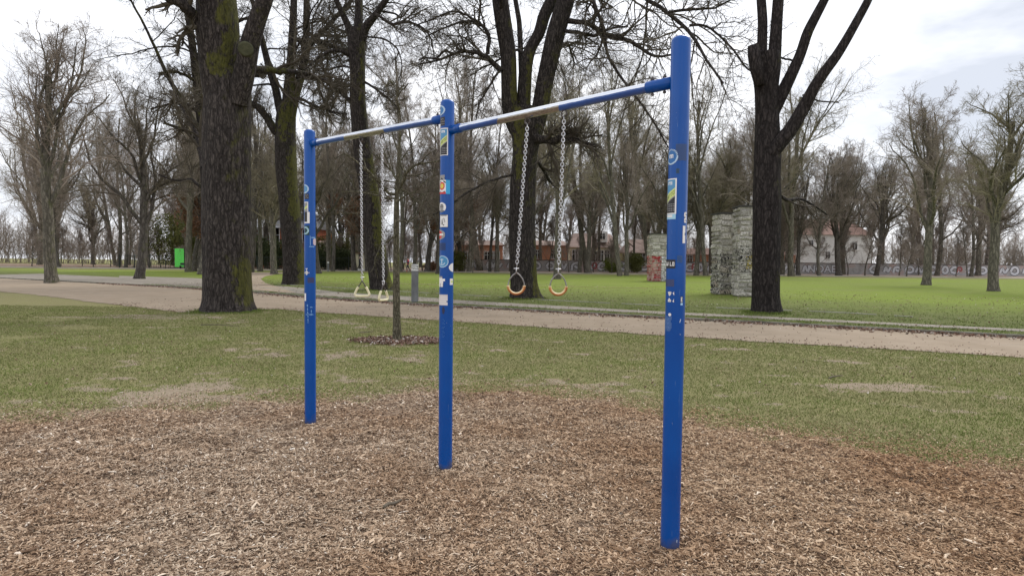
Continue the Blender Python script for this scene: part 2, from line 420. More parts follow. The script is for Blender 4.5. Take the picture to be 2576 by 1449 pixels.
# lawn beyond the kerb
lm = NT('lawn_grass', .95, .1); v = lm.pos(); sp = lm.n('ShaderNodeSeparateXYZ'); lm.l(lm.pos(), sp.inputs[0])
dd = lm.math('ADD', sp.outputs[1], lm.math('MULTIPLY', sp.outputs[0], .62))
dn = lm.math('ADD', dd, lm.math('MULTIPLY', lm.math('SUBTRACT', lm.noise(lm.pos((.5, 1, 1)), .35, 5), .5), 9))
fine = lm.noise(lm.pos(), 16, 6, .75); big = lm.noise(lm.pos((.35, 1, 1)), .22, 5, .6)
bright = lm.ramp(fine, [(.3, (.12, .168, .020)), (.7, (.20, .255, .042))])
bright = lm.mix(lm.ramp(big, [(.42, 0.0), (.62, .5)]), bright, (.155, .18, .055))
dull = lm.ramp(lm.noise(lm.pos((.5, 1, 1)), 2.2, 6, .7), [(.3, (.085, .10, .03)), (.55, (.13, .15, .048)), (.75, (.20, .175, .10))])
dull = lm.mix(lm.ramp(fine, [(.4, .4), (.6, 0.0)]), dull, (.06, .06, .025))
bright = lm.mix(lm.ramp(lm.noise(lm.pos((.6, 1, 1)), .9, 6, .7), [(.50, 0.0), (.68, .55)]), bright, (.20, .19, .085))
farb = lm.math('ADD', lm.math('MULTIPLY', sp.outputs[1], .01), lm.math('MULTIPLY', big, .3))
bright = lm.mix(lm.ramp(farb, [(.92, 0.0), (1.04, .7)]), bright, (.20, .17, .09))
lawn = lm.mix(lm.ramp(lm.math('DIVIDE', dn, 60), [(.44, 0.0), (.66, 1.0)]), dull, bright)
lm.col(lawn); lm.bump(fine, .8, .05)
strip_sheet('lawn', lambda x: np.where(x < 24, kerb_y(x) + .08, -2), lambda x: x * 0 + 900, (-500, 500), LZ - .012, lm.m, nx=900, ny=6, label='bright green lawn beyond the kerb', cat='lawn')
am_ = NT('asphalt_walk', .95, .1); v = am_.pos()
ac = am_.ramp(am_.noise(v, 1.5, 6, .65), [(.3, (.205, .18, .15)), (.7, (.29, .26, .225))])
ac = am_.mix(am_.ramp(am_.noise(v, 3, 6), [(.52, 0.0), (.7, .6)]), ac, (.12, .125, .06))
am_.col(ac); am_.bump(am_.noise(v, 60, 4), .3, .01)
ASPH = am_.m
ky2 = lambda x: kerb_y(x)
strip_sheet('walkway', lambda x: ky2(x) + np.interp(x, [-45, -20, -2, 9, 24], [.3, .3, .9, 1.3, 1.3]), lambda x: ky2(x) + np.interp(x, [-45, -20, -12, -8, -2, 4, 9, 24], [8.5, 7.0, 5.5, 3.9, 3.0, 2.3, 2.2, 2.2]), (-45, 24), LZ - .004, ASPH, label='narrow grey walkway behind the kerb', jit=.16, seed=31)
EDG = simple('edging_stone', (.22, .21, .17), (.36, .35, .30), 2.0, .9, .2)
def px_line(name, pts, wid, z, mat, label, cat='edging', broken=0.0, seed=1):
    P = np.array([gp(a, b, LZ)[:2] for a, b in pts])
    L = np.r_[0, np.cumsum(np.linalg.norm(np.diff(P, axis=0), axis=1))]
    s = np.arange(0, L[-1], .5); Q = np.c_[np.interp(s, L, P[:, 0]), np.interp(s, L, P[:, 1])]
    m = MB(); r = np.random.default_rng(seed)
    for i in range(len(Q) - 1):
        if r.random() < broken: continue
        c = (Q[i] + Q[i + 1]) / 2; d = Q[i + 1] - Q[i]
        m.box((c[0], c[1], z), (np.linalg.norm(d) * .98, wid, .03), math.atan2(d[1], d[0]))
    return tag(m.build(name, mat), label, cat, kind='structure')
px_line('edging_strip', [(700, 715), (797, 721), (1150, 741), (1403, 756), (1658, 768), (2118, 786), (2300, 797)], .10, LZ - .004, EDG, 'thin pale stone edging in the grass behind the walkway', broken=.22)
px_line('edging_strip', [(800, 713), (1020, 715), (1200, 719), (1450, 722), (1640, 725)], .07, LZ + .004, simple('yellow_edging', (.36, .33, .13), (.50, .46, .22), 2), 'thin yellowish broken line drawn across the lawn', broken=.14, seed=3)
px_line('edging_strip', [(580, 717), (700, 727), (850, 736), (1000, 745), (1140, 753)], .14, LZ - .002, EDG, 'pale edging beside the grey walkway near the big tree', broken=.25, seed=4)
def px_poly(name, pts, z, mat, label, cat='path'):
    P = np.array([gp(a, b, LZ) for a, b in pts]); P[:, 2] = z
    me = mesh_np(name, P, np.arange(len(P)), [len(P)], False, mat)
    return tag(link(name, me), label, cat, kind='structure')
px_poly('side_path', [(560, 722), (700, 735), (745, 737), (700, 722), (668, 712), (656, 702), (668, 695), (700, 689), (780, 686.2), (560, 684.5), (520, 692), (560, 700)], LZ + .002, pm.m, 'trodden brown path joining from the left behind the big oak')
px_poly('grey_path', [(300, 706), (440, 714), (560, 722), (560, 703), (480, 699.5), (300, 694)], LZ + .004, ASPH, 'grey path entering at the left edge')
strip_sheet('far_path', lambda x: x * 0 + 92, lambda x: x * 0 + 96.5, (-140, 180), LZ + .01, simple('far_gravel', (.30, .28, .25), (.40, .375, .335), .6), label='pale path along the far side of the lawn')
strip_sheet('leaf_bank', lambda x: x * 0 + 98.5, lambda x: x * 0 + 150, (-180, 220), LZ + .01, simple('leafy_soil', (.13, .085, .05), (.27, .18, .115), .5, detail=9), label='strip of brown leaves under the far trees', cat='ground')

# ------------------------------------------------------------------ chips, grass, leaves (uncountable)
def scatter(n, y0, y1, power, rng, margin=1.2):
    t = rng.random(n * 2); 
    # density per square metre ~ Y**-power, wedge width ~ 1.7Y+2m
    yy = np.linspace(y0, y1, 400); pdf = (1.72 * yy + 2 * margin) * yy ** (-power); cdf = np.cumsum(pdf); cdf /= cdf[-1]
    y = np.interp(t, cdf, yy) + rng.normal(0, .01, n * 2); x = (rng.random(n * 2) * 2 - 1) * (.86 * y + margin)
    return x, y
def chips(name, x, y, rng, L, W, H, lift, label, cat, mat, tilt=.32):
    n = len(x); yaw = rng.uniform(0, math.tau, n); u = np.c_[np.cos(yaw), np.sin(yaw), rng.normal(0, tilt, n)]; u = nrm(u)
    v = nrm(np.cross(np.c_[np.zeros(n), np.zeros(n), np.ones(n)], u)); roll = rng.normal(0, tilt * 1.3, n)
    wv = np.cross(u, v); v2 = v * np.cos(roll)[:, None] + wv * np.sin(roll)[:, None]; w2 = np.cross(u, v2)
    c = np.c_[x, y, height(x, y) + lift]
    L = L[:, None]; W = W[:, None]; H = H[:, None]
    tp = rng.uniform(.3, 1, (n, 1)); tp2 = rng.uniform(.3, 1, (n, 1)); bend = rng.normal(0, .14, (n, 1)) * L
    P = np.stack([c - u * L / 2 - v2 * W / 2 * tp, c - u * L / 2 + v2 * W / 2 * tp,
                  c + v2 * (W / 2 + bend) + w2 * H * .2, c + v2 * (-W / 2 + bend) + w2 * H * .2,
                  c + u * L / 2 + v2 * W / 2 * tp2, c + u * L / 2 - v2 * W / 2 * tp2,
                  c - u * L * .42 + w2 * H, c + v2 * bend + w2 * H * 1.3, c + u * L * .42 + w2 * H], 1).reshape(-1, 3)
    b = (np.arange(n) * 9)[:, None]
    # outline 0,1,2,4,5,3 ; ridge 6,7,8
    Q = np.concatenate([b + np.array([[0, 6, 1, 1]])[:, :3][:, [0, 1, 2]].reshape(1, 3)], 1)
    tri = np.concatenate([b + np.array([0, 6, 1]), b + np.array([4, 8, 5])], 1).reshape(-1, 3)
    quad = np.concatenate([b + np.array([1, 6, 7, 2]), b + np.array([2, 7, 8, 4]), b + np.array([3, 7, 6, 0]), b + np.array([5, 8, 7, 3])], 1).reshape(-1, 4)
    loops = np.concatenate([tri.ravel(), quad.ravel()]); counts = np.r_[np.full(len(tri), 3), np.full(len(quad), 4)]
    me = mesh_np(name, P, loops, counts, False, mat, attrs={'rnd': np.repeat(rng.random(n), 9)})
    return tag(link(name, me), label, cat, kind='stuff')
cm = NT('wood_chip', .85, .25); r_ = cm.attr('rnd').outputs['Fac']
cc = cm.ramp(r_, [(0, (.07, .044, .030)), (.15, (.17, .11, .072)), (.34, (.32, .225, .150)), (.62, (.46, .345, .245)), (.88, (.56, .445, .33)), (.975, (.69, .58, .46)), (1, (.90, .84, .75))])
bgn = cm.noise(cm.pos(), .75, 4); cc = cm.mix(cm.ramp(bgn, [(.36, .75), (.56, 0.0)]), cc, (.74, .62, .52), 'MULTIPLY')
spx = cm.n('ShaderNodeSeparateXYZ'); cm.l(cm.pos(), spx.inputs[0])
cc = cm.mix(cm.ramp(cm.math('ADD', cm.math('MULTIPLY', spx.outputs[0], .12), .5), [(.3, 0.0), (.75, .8)]), cc, (1.0, .90, .77), 'MULTIPLY')
cm.col(cc)
x, y = scatter(430000, 2.3, 8.6, 1.15, RNG)
m = mulch_mask(x, y)
# hollows where soil shows through
hole = fbm(x, y, .7, 41) + .5 * fbm(x, y, .22, 42)
soily = np.clip(fbm(x, y, 1.6, 43) - .35 + .5 * np.exp(-((x + 1.9) / 2.2) ** 2 - ((y - 6.1) / .8) ** 2) + .6 * np.exp(-((x - 2.2) / .7) ** 2 - ((y - 3.6) / .25) ** 2), 0, 1)
keep = RNG.random(len(x)) < np.clip(m ** 1.5, .0, 1) * (1 - .75 * soily) * np.where(hole < -1.15, .35, 1)
x, y = x[keep][:400000], y[keep][:400000]; n = len(x)
sc_ = np.interp(y, [2.5, 8], [1.0, 1.35])
chips('wood_chips', x, y, RNG, RNG.lognormal(math.log(.022), .45, n) * sc_, RNG.lognormal(math.log(.0062), .42, n) * sc_, RNG.uniform(.0015, .004, n), RNG.uniform(-.002, .016, n),
      'bed of brown bark and wood chips under the bars', 'wood chips', cm.m)
x, y = scatter(420, 2.4, 7.5, 1.0, RNG); k = mulch_mask(x, y) > .6; x, y = x[k], y[k]; n = len(x)
chips('large_chips', x, y, RNG, RNG.uniform(.04, .085, n), RNG.uniform(.010, .026, n), RNG.uniform(.004, .008, n), RNG.uniform(.010, .020, n),
      'larger splinters and bark pieces lying on the chip bed', 'wood chips', cm.m, .2)
# strays on the grass
x, y = scatter(110000, 4.5, 13, 1.0, RNG); m = mulch_mask(x, y); md = mulch_mask(x, y - .35) * .9 + mulch_mask(x, y - .9) * .35
keep = (RNG.random(len(x)) < md + .015) & (m < .9); x, y = x[keep], y[keep]; n = len(x)
chips('stray_chips', x, y, RNG, RNG.uniform(.012, .036, n), RNG.uniform(.005, .010, n), RNG.uniform(.002, .004, n), RNG.uniform(.002, .014, n),
      'chips and dry leaf scraps strewn over the grass edge', 'wood chips', cm.m)
# grass blades
gm = NT('grass_blade', .8, .2); r_ = gm.attr('rnd').outputs['Fac']
gc = gm.ramp(r_, [(0, (.11, .125, .04)), (.3, (.165, .185, .06)), (.65, (.215, .225, .085)), (.9, (.26, .25, .115)), (1, (.36, .32, .19))])
gc = gm.mix(gm.ramp(gm.noise(gm.pos(), .9, 4), [(.42, 0.0), (.62, .6)]), gc, (.72, .98, .45), 'MULTIPLY')
gm.col(gc)
def blades(name, x, y, z, rng, hgt, wid, label, mat, lean=.9):
    n = len(x); yaw = rng.uniform(0, math.tau, n); a = rng.uniform(0, math.tau, n); ln = rng.uniform(.3, lean, n) * hgt
    c = np.c_[x, y, z]; s = np.c_[np.cos(yaw), np.sin(yaw), np.zeros(n)] * (wid / 2)[:, None]
    tip = c + np.c_[np.cos(a) * ln, np.sin(a) * ln, hgt]; mid = c + np.c_[np.cos(a) * ln * .35, np.sin(a) * ln * .35, hgt * .62]
    P = np.stack([c - s, c + s, mid + s * .8, mid - s * .8, tip], 1).reshape(-1, 3); b = (np.arange(n) * 5)[:, None]
    loops = np.concatenate([(b + np.array([0, 1, 2, 3])).ravel(), (b + np.array([3, 2, 4])).ravel()])
    me = mesh_np(name, P, loops, np.r_[np.full(n, 4), np.full(n, 3)], False, mat, attrs={'rnd': np.repeat(rng.random(n), 5)})
    return tag(link(name, me), label, 'grass', kind='stuff')
x, y = scatter(520000, 4.5, 20, 1.25, RNG, 1.5)
m = mulch_mask(x, y); b = bare_mask(x, y)
keep = (RNG.random(len(x)) < (1 - m) ** 2 * (1 - .96 * b) * .8) & (y < near_edge(x) + .06 + .13 * fbm(x, x * 0, .9, 5)) & (np.hypot(x + 2.25, (y - 11.9)) > .1)
x, y = x[keep][:330000], y[keep][:330000]; n = len(x)
blades('grass', x, y, height(x, y), RNG, RNG.uniform(.010, .034, n) * np.interp(y, [5, 18], [.85, 1.25]), RNG.uniform(.003, .0065, n) * np.interp(y, [5, 18], [1, 1.8]), 'short patchy grass between the chip bed and the sandy path', gm.m, 1.6)
# leaf litter along the kerb and round the young tree
lf = NT('dry_leaf', .85, .2); r_ = lf.attr('rnd').outputs['Fac']
lf.col(lf.ramp(r_, [(0, (.07, .04, .03)), (.3, (.15, .085, .06)), (.6, (.26, .165, .12)), (.85, (.38, .29, .23)), (1, (.62, .58, .54))]))
def leaves(name, x, y, z, rng, s, label, mat=None):
    n = len(x); a = nrm(rng.normal(0, 1, (n, 3)) * np.array([1, 1, .45])); b_ = nrm(np.cross(a, rng.normal(0, 1, (n, 3)) * np.array([.4, .4, 1])))
    c = np.c_[x, y, z]; s = s[:, None]
    cu = nrm(np.cross(a, b_)) * s * .25
    P = np.stack([c - a * s / 2, c - b_ * s * .3 + cu, c + a * s / 2, c + b_ * s * .3 + cu], 1).reshape(-1, 3); q = (np.arange(n) * 4)[:, None]
    me = mesh_np(name, P, q + np.array([0, 1, 2, 3]), np.full(n, 4), False, mat or lf.m, attrs={'rnd': np.repeat(rng.random(n), 4)})
    return tag(link(name, me), label, 'leaves', kind='stuff')
n = 9000; x = RNG.uniform(-26, 16, n); dens = RNG.random(n) < np.clip(.6 + .6 * fbm(x, x * 0, 2.2, 51), .08, 1); x = x[dens]; n = len(x)
y = kerb_y(x) - .03 - np.abs(RNG.exponential(.20, n))
leaves('leaf_litter', x, y, RNG.uniform(.015, .055, n), RNG, RNG.uniform(.04, .10, n), 'dry brown leaves gathered against the stone kerb')
T4 = gp(1000, 860)
n = 3600; a = RNG.uniform(0, math.tau, n); r = 1.0 * np.sqrt(RNG.random(n)) * RNG.uniform(.7, 1.12, n)
leaves('leaf_litter', T4[0] + .05 + r * np.cos(a), T4[1] + .12 + .62 * r * np.sin(a), RNG.uniform(.01, .045, n), RNG, RNG.uniform(.03, .075, n), 'reddish leaf litter in a round patch under the young tree')
n = 2200; x = RNG.uniform(-12, 12, n); y = RNG.uniform(7.5, 19, n); k = (y < near_edge(x)); x, y = x[k], y[k]; n = len(x)
leaves('leaf_litter', x, y, height(x, y) + .02, RNG, RNG.uniform(.02, .05, n), 'few dry leaves scattered thinly over the patchy grass')
# lawn tufts near the kerb
n = 90000; x = RNG.uniform(-22, 18, n); y = kerb_y(x) + .12 + RNG.exponential(4.0, n); k = (fbm(x, y, 1.5, 61) + RNG.normal(0, .5, n) > .0); x, y = x[k], y[k]; n = len(x)
gm2 = NT('lawn_blade', .8, .2); gm2.col(gm2.ramp(gm2.attr('rnd').outputs['Fac'], [(0, (.06, .085, .015)), (.5, (.12, .165, .03)), (1, (.19, .235, .06))]))
wk = (y > kerb_y(x) + np.interp(x, [-2, 9], [.9, 1.3]) + .1) & (y < kerb_y(x) + np.interp(x, [-45, -20, -12, -8, -2, 4, 9, 24], [8.5, 7.0, 5.5, 3.9, 3.0, 2.3, 2.2, 2.2]) - .1)
k = ~wk | (RNG.random(n) < .06); x, y = x[k], y[k]; n = len(x)
blades('lawn_tufts', x, y, np.full(n, LZ - .012), RNG, RNG.uniform(.02, .05, n), RNG.uniform(.008, .018, n), 'short green tufts on the lawn side of the kerb', gm2.m, 1.3)

def collar(name, c, r, n, z, label, mat, hm=.05):
    a = RNG.uniform(0, math.tau, n); rr = r * (1 + RNG.exponential(.16, n)); x = c[0] + rr * np.cos(a); y = c[1] + rr * np.sin(a)
    k = fbm(x * 3, y * 3, 1.0, 81) + RNG.normal(0, .4, n) > -.25; x, y = x[k], y[k]
    blades(name, x, y, np.full(len(x), z), RNG, RNG.uniform(.4, 1.3, len(x)) * hm, RNG.uniform(.006, .014, len(x)), label, mat, 1.1)
collar('grass_tufts', dp(571, 788, gp(571, 788)[1] + .65), .78, 5200, 0, 'greener grass tufts round the foot of the massive oak', gm2.m, .055)
collar('grass_tufts', dp(1320, 752, gp(1320, 752, LZ)[1] + .6), .72, 3500, LZ - .01, 'grass tufts round the foot of the centre oak', gm2.m, .06)
collar('grass_tufts', dp(1927, 788, gp(1927, 788, LZ)[1] + .45), .52, 3000, LZ - .01, 'grass tufts round the foot of the lopped tree', gm2.m, .06)
collar('grass_tufts', dp(962, 730, gp(962, 730, LZ)[1] + .5), .70, 3000, LZ - .01, 'grass tufts round the foot of the leaning oak', gm2.m, .06)
n = 2600; x = RNG.uniform(-14, 12, n); y = near_edge(x) + RNG.uniform(-.2, 1, n) ** 2 * (kerb_y(x) - near_edge(x)) * RNG.choice([.15, .9], n)
leaves('leaf_litter', x, y, RNG.uniform(.015, .03, n), RNG, RNG.uniform(.02, .05, n), 'odd leaves and bits lying on the sandy path')
n = 5000; x = RNG.uniform(-22, 30, n); y = kerb_y(x) + RNG.uniform(.2, 26, n)
leaves('leaf_litter', x, y, np.full(n, LZ + .01), RNG, RNG.uniform(.03, .08, n), 'dry leaves dotted over the lawn')

# ------------------------------------------------------------------ tree growth
def spawn(rng, P, R, k, t0, t1, ang, lf, n, rf, wand=.18, up=.03, tip=.35, minr=.004, Lref=0):
    m, n0 = P.shape[:2]
    Lp = np.linalg.norm(np.diff(P, axis=1), axis=2).sum(1)
    idx = np.repeat(np.arange(m), k); N = m * k
    t = t0 + (t1 - t0) * ((np.tile(np.arange(k), m) + rng.random(N)) / k)
    f = t * (n0 - 1); i = np.minimum(f.astype(int), n0 - 2); fr = (f - i)[:, None]
    if Lref:
        kp = rng.random(N) < np.clip(Lp[idx] / Lref, .08, 1)
        idx, t, i, fr = idx[kp], t[kp], i[kp], fr[kp]; N = len(idx)
    pos = P[idx, i] * (1 - fr) + P[idx, i + 1] * fr
    r = R[idx, i] * (1 - fr[:, 0]) + R[idx, i + 1] * fr[:, 0]
    T = nrm(P[idx, i + 1] - P[idx, i])
    Nn = nrm(np.cross(T, rng.normal(0, 1, (N, 3))))
    a = rng.uniform(*ang, N)[:, None]
    D = nrm(T * np.cos(a) + Nn * np.sin(a) + np.array([0, 0, up * 3]))
    L = (Lp[idx] * rng.uniform(*lf, N) * (1 - .55 * t))[:, None] / (n - 1)
    Q = np.empty((N, n, 3)); Q[:, 0] = pos
    for s in range(1, n):
        D = nrm(D + rng.normal(0, wand, (N, 3)) + np.array([0, 0, up]))
        Q[:, s] = Q[:, s - 1] + D * L
    r0 = np.maximum(r * rf, minr)
    RR = r0[:, None] * np.linspace(1, tip, n)[None]; RR = np.maximum(RR, minr * .7)
    return Q, RR
def tubes(groups, k):
    """groups: list of (P[m,n,3], R[m,n]) -> verts, quads"""
    Vs, Fs, off = [], [], 0
    for P, R in groups:
        m, n = P.shape[:2]
        if m == 0: continue
        T = nrm(np.gradient(P, axis=1))
        ref = nrm(np.cross(P[:, -1] - P[:, 0], np.array([.37, .71, .2])))[:, None]
        U = nrm(np.cross(T, ref)); W = np.cross(T, U)
        a = np.arange(k) / k * math.tau
        V = P[:, :, None] + R[:, :, None, None] * (np.cos(a)[None, None, :, None] * U[:, :, None] + np.sin(a)[None, None, :, None] * W[:, :, None])
        Vs.append(V.reshape(-1, 3))
        b = off + (np.arange(m) * n * k)[:, None, None] + (np.arange(n - 1) * k)[None, :, None]
        q = np.arange(k)[None, None]
        q2 = (q + 1) % k
        Fs.append(np.stack([b + q, b + q2, b + k + q2, b + k + q], -1).reshape(-1, 4)); off += m * n * k
    return np.concatenate(Vs), np.concatenate(Fs)
def resample(pts, n):
    """pts rows x,y,z,r -> smooth n samples"""
    pts = np.asarray(pts, float); d = np.r_[0, np.cumsum(np.linalg.norm(np.diff(pts[:, :3], axis=0), axis=1))]
    s = np.linspace(0, d[-1], n)
    o = np.stack([np.interp(s, d, pts[:, c]) for c in range(4)], 1)
    for _ in range(max(1, n // (len(pts) * 3))):
        o[1:-1] = (o[:-2] + 2 * o[1:-1] + o[2:]) / 4
    return o
def px_stem(pts, Y, dy=0.0, pull=None):
    """pixel polyline (x,y,width) at world distance Y (drifting by dy along it) -> x,y,z,r rows"""
    o = []; L = len(pts)
    for i, (a, b, wd) in enumerate(pts):
        yy = Y + dy * i / max(1, L - 1)
        p = dp(a, b, yy); o.append([*p, wd / 2 * yy / FPX])
    return np.array(o)
def bark_tube(S, k, rng, flare=0.0, z0=0.0, rough=.05):
    """large stem with lobed, uneven cross-section"""
    P, r = S[:, :3], S[:, 3]; n = len(S)
    T = nrm(np.gradient(P, axis=0)); U = nrm(np.cross(T, np.array([0, 1., .05]))); W = np.cross(T, U)
    a = np.arange(k) / k * math.tau
    ph = rng.uniform(0, math.tau, 6)
    A, H = np.meshgrid(a, np.r_[0, np.cumsum(np.linalg.norm(np.diff(P, axis=0), axis=1))])
    lob = rough * (np.sin(3 * A + ph[0] + .5 * np.sin(H * .8)) * .5 + np.sin(5 * A + ph[1] + .7 * np.sin(H * .6 + 1)) * .35 + .5 * np.sin(H * 2.1 + ph[2] + 2 * np.sin(A)) * .5)
    lob += rough * .5 * np.sin(11 * A + ph[3] + 1.2 * np.sin(H * 1.4)) * .5
    if flare: lob += flare * np.exp(-(P[:, 2] - z0)[:, None] / .28) * (1 + .6 * np.sin(5 * A + ph[4]) + .3 * np.sin(8 * A + ph[5]))
    RR = r[:, None] * (1 + lob)
    V = (P[:, None] + RR[:, :, None] * (np.cos(a)[None, :, None] * U[:, None] + np.sin(a)[None, :, None] * W[:, None])).reshape(-1, 3)
    i = np.arange(n - 1)[:, None] * k; q = np.arange(k)[None]; q2 = (q + 1) % k
    F = np.stack([i + q, i + q2, i + k + q2, i + k + q], -1).reshape(-1, 4)
    return V, F
def join(parts):
    Vs, Fs, off = [], [], 0
    for V, F in parts:
        Vs.append(V); Fs.append(F + off); off += len(V)
    return np.concatenate(Vs), np.concatenate(Fs)

def near_tree(base, trunk, stems, limbs, label, mat, seed, top_limbs=5, dens=1.0, flare=.12, minr=.0055, twig=TWIG_NEAR, extra=None, group=None, side=24, wand=.16, trunk_spawn=0, droop=.0, lref=3.4, ext=1.0):
    """trunk, stems, limbs: world rows x,y,z,r. One tree = trunk (with main stems) + crown (limbs, branches, twigs)."""
    rng = np.random.default_rng(seed)
    root = thing('oak_tree', label, 'tree', tuple(base), group=group)
    off = np.array(base)
    parts = []
    tr = resample(trunk, 60); parts.append(bark_tube(tr, side * 2, rng, flare, base[2]))
    ex = []
    for S in stems:
        s = resample(S, 30); parts.append(bark_tube(s, side, rng, 0, 0, .04))
        # the stem carries on upward beyond its last given point
        P = s[:, :3]; d = nrm(P[-1] - P[-4]); L = rng.uniform(4, 6.5) * ext; n = 14
        Q = [P[-1] - d * .05]; D = d
        for i in range(n - 1):
            D = nrm(D + rng.normal(0, .10, 3) + np.array([0, 0, .05])); Q.append(Q[-1] + D * L / (n - 1))
        Q = np.array(Q); rr = np.linspace(s[-1, 3], s[-1, 3] * .25, n)
        parts.append(bark_tube(np.c_[Q, rr], side, rng, 0, 0, .04)); ex.append((Q, rr))
    # crown
    G0 = []
    for S in limbs:
        s = resample(S, 16); s[:, :3] += rng.normal(0, .2, (16, 3)) * s[:, 3:4]; G0.append((s[:, :3], s[:, 3]))
    L1 = [(np.array([p for p, _ in G0]), np.array([r for _, r in G0]))] if G0 else []
    if ex:
        EP = np.array([p for p, _ in ex]); ER = np.array([r for _, r in ex])
        L1.append(spawn(rng, EP, ER, top_limbs, .05, 1.0, (.6, 1.2), (.55, 1.0), 12, .45, wand, .0 - droop, .3, .02))
    if trunk_spawn:
        sp_ = np.array([resample(S, 14) for S in stems])
        L1.append(spawn(rng, sp_[:, :, :3], sp_[:, :, 3], trunk_spawn, .25, 1.0, (.7, 1.3), (.5, 1.0), 12, .28, wand, -.01 - droop, .3, .02))
    all1, all2, all3, all4 = [], [], [], []
    for P, R in L1:
        all1.append((P, R))
        B = spawn(rng, P, R, int(9 * dens), .12, 1.0, (.5, 1.25), (.35, .8), 10, .55, wand * 1.2, .015 - droop, .3, .008, Lref=lref); all2.append(B)
        C = spawn(rng, *B, int(7.5 * dens), .08, 1.0, (.45, 1.25), (.35, .85), 8, .6, wand * 1.3, .0 - droop, .4, .0075, Lref=lref * .4); all3.append(C)
        D = spawn(rng, *C, 6, .1, 1.0, (.4, 1.25), (.4, .95), 6, .65, wand * 1.4, .02, .5, minr, Lref=lref * .16); all4.append(D)
    a = tubes(all1, 10); b = tubes(all2, 6); c = tubes(all3, 4); d = tubes(all4, 3)
    V, F = join(parts + [a])
    link('trunk', mesh_np('trunk', V - off, F, np.full(len(F), 4), True, mat), root)
    V, F = join([b, c, d])
    link('crown', mesh_np('crown', V - off, F, np.full(len(F), 4), True, twig), root)
    if extra: extra(root, off)
    return root

def kids(rows, k=None): return rows
# --- T1 big oak on the left
b1 = gp(571, 788); Y1 = b1[1] + .65
trunk = px_stem([(571, 800, 122), (571, 785, 119), (571, 760, 114), (570, 700, 113), (569, 600, 113), (569, 500, 112), (570, 400, 112), (571, 300, 110), (572, 245, 108), (574, 205, 104), (570, 175, 92)], Y1)
stL = px_stem([(566, 260, 92), (556, 200, 92), (552, 160, 90), (549, 80, 97), (544, 0, 92), (538, -90, 84), (528, -200, 72)], Y1, -.6)
stR = px_stem([(597, 260, 50), (606, 215, 52), (618, 165, 48), (627, 112, 46), (645, 55, 42), (666, 0, 38), (690, -80, 34), (720, -180, 28)], Y1 - .25, -.8)
brL = px_stem([(525, 95, 34), (500, 62, 30), (485, 33, 27), (455, 8, 27), (400, -25, 24), (330, -60, 18)], Y1 - .3, -1.5)
def scars(root, off):
    m = MB()
    c = dp(618, 124, Y1 - .87); r = .185
    d = nrm(CAM - c)
    m.tube([c - d * .30, c - d * .02, c + d * .02, c + d * .03], [r * 1.15, r * 1.15, r * 1.02, r * .9], 26)
    m.build('branch_scar', simple('cut_wood_mossy', (.05, .052, .032), (.095, .095, .058), 9, .9, .1), root).location = -Vector(off)
near_tree(b1, trunk, [stL, stR], [brL,
    px_stem([(640, 176, 20), (690, 178, 14), (720, 181, 13), (765, 184, 12), (815, 200, 10), (858, 235, 9)], Y1 + 2.5, 3),
    px_stem([(512, 420, 12), (500, 350, 14), (470, 280, 13), (430, 230, 10)], Y1 + 3, 2)], 'massive oak with deeply furrowed bark, green moss and a round branch scar', BARK_OAK, 1, 6, 1.3, extra=scars, flare=.13, side=36, droop=.02)
# --- T2 mossy oak behind it
b2 = gp(740, 716, LZ); Y2 = b2[1] + .6
q1 = lambda a, b, w: (457.7 + a * .2765, b * .2765, w * .2765)
near_tree(b2, px_stem([(740, 722, 58), (740, 712, 55), (738, 650, 50), (733, 593, 48), (729, 519, 49), (723, 460, 48), (719, 401, 51), (717, 340, 50), (719, 290, 46), (722, 262, 40)], Y2),
    [px_stem([(706, 335, 20), q1(850, 1200, 75), q1(780, 1080, 66), q1(700, 980, 60), q1(610, 930, 50), q1(520, 860, 42)], Y2, -1.5),
     px_stem([(712, 300, 22), q1(890, 1000, 75), q1(850, 800, 66), q1(800, 650, 62), q1(750, 450, 54), q1(700, 250, 44), q1(650, 50, 36)], Y2, 1),
     px_stem([(722, 300, 30), q1(960, 950, 100), q1(985, 700, 92), q1(1000, 500, 78), q1(1010, 250, 66), q1(1020, 0, 58), q1(1030, -300, 46)], Y2, 0),
     px_stem([(730, 300, 26), q1(1020, 900, 85), q1(1080, 700, 76), q1(1130, 500, 66), q1(1132, 300, 60), q1(1135, 0, 54), q1(1150, -300, 44)], Y2, 1.5)],
    [px_stem([q1(1100, 520, 50), q1(1230, 330, 46), q1(1400, 160, 40), q1(1500, 60, 34), q1(1600, -60, 26)], Y2, 2),
     px_stem([q1(1060, 680, 50), q1(1300, 730, 48), q1(1450, 850, 40), q1(1540, 920, 30), q1(1640, 960, 20)], Y2 - 1, -2),
     px_stem([q1(1000, 350, 44), q1(1100, 370, 42), q1(1300, 400, 38), q1(1500, 470, 30), q1(1650, 500, 20)], Y2, -2),
     px_stem([q1(960, 660, 44), q1(800, 650, 44), q1(700, 690, 40), q1(640, 700, 34)], Y2 - .6, -1),
     px_stem([q1(1050, 880, 26), q1(1200, 960, 24), q1(1350, 1020, 20), q1(1500, 1040, 14)], Y2, -2)],
    'mossy oak with many upright stems just right of the biggest trunk', BARK_B2, 2, 6, 1.5, trunk_spawn=5, droop=.015)
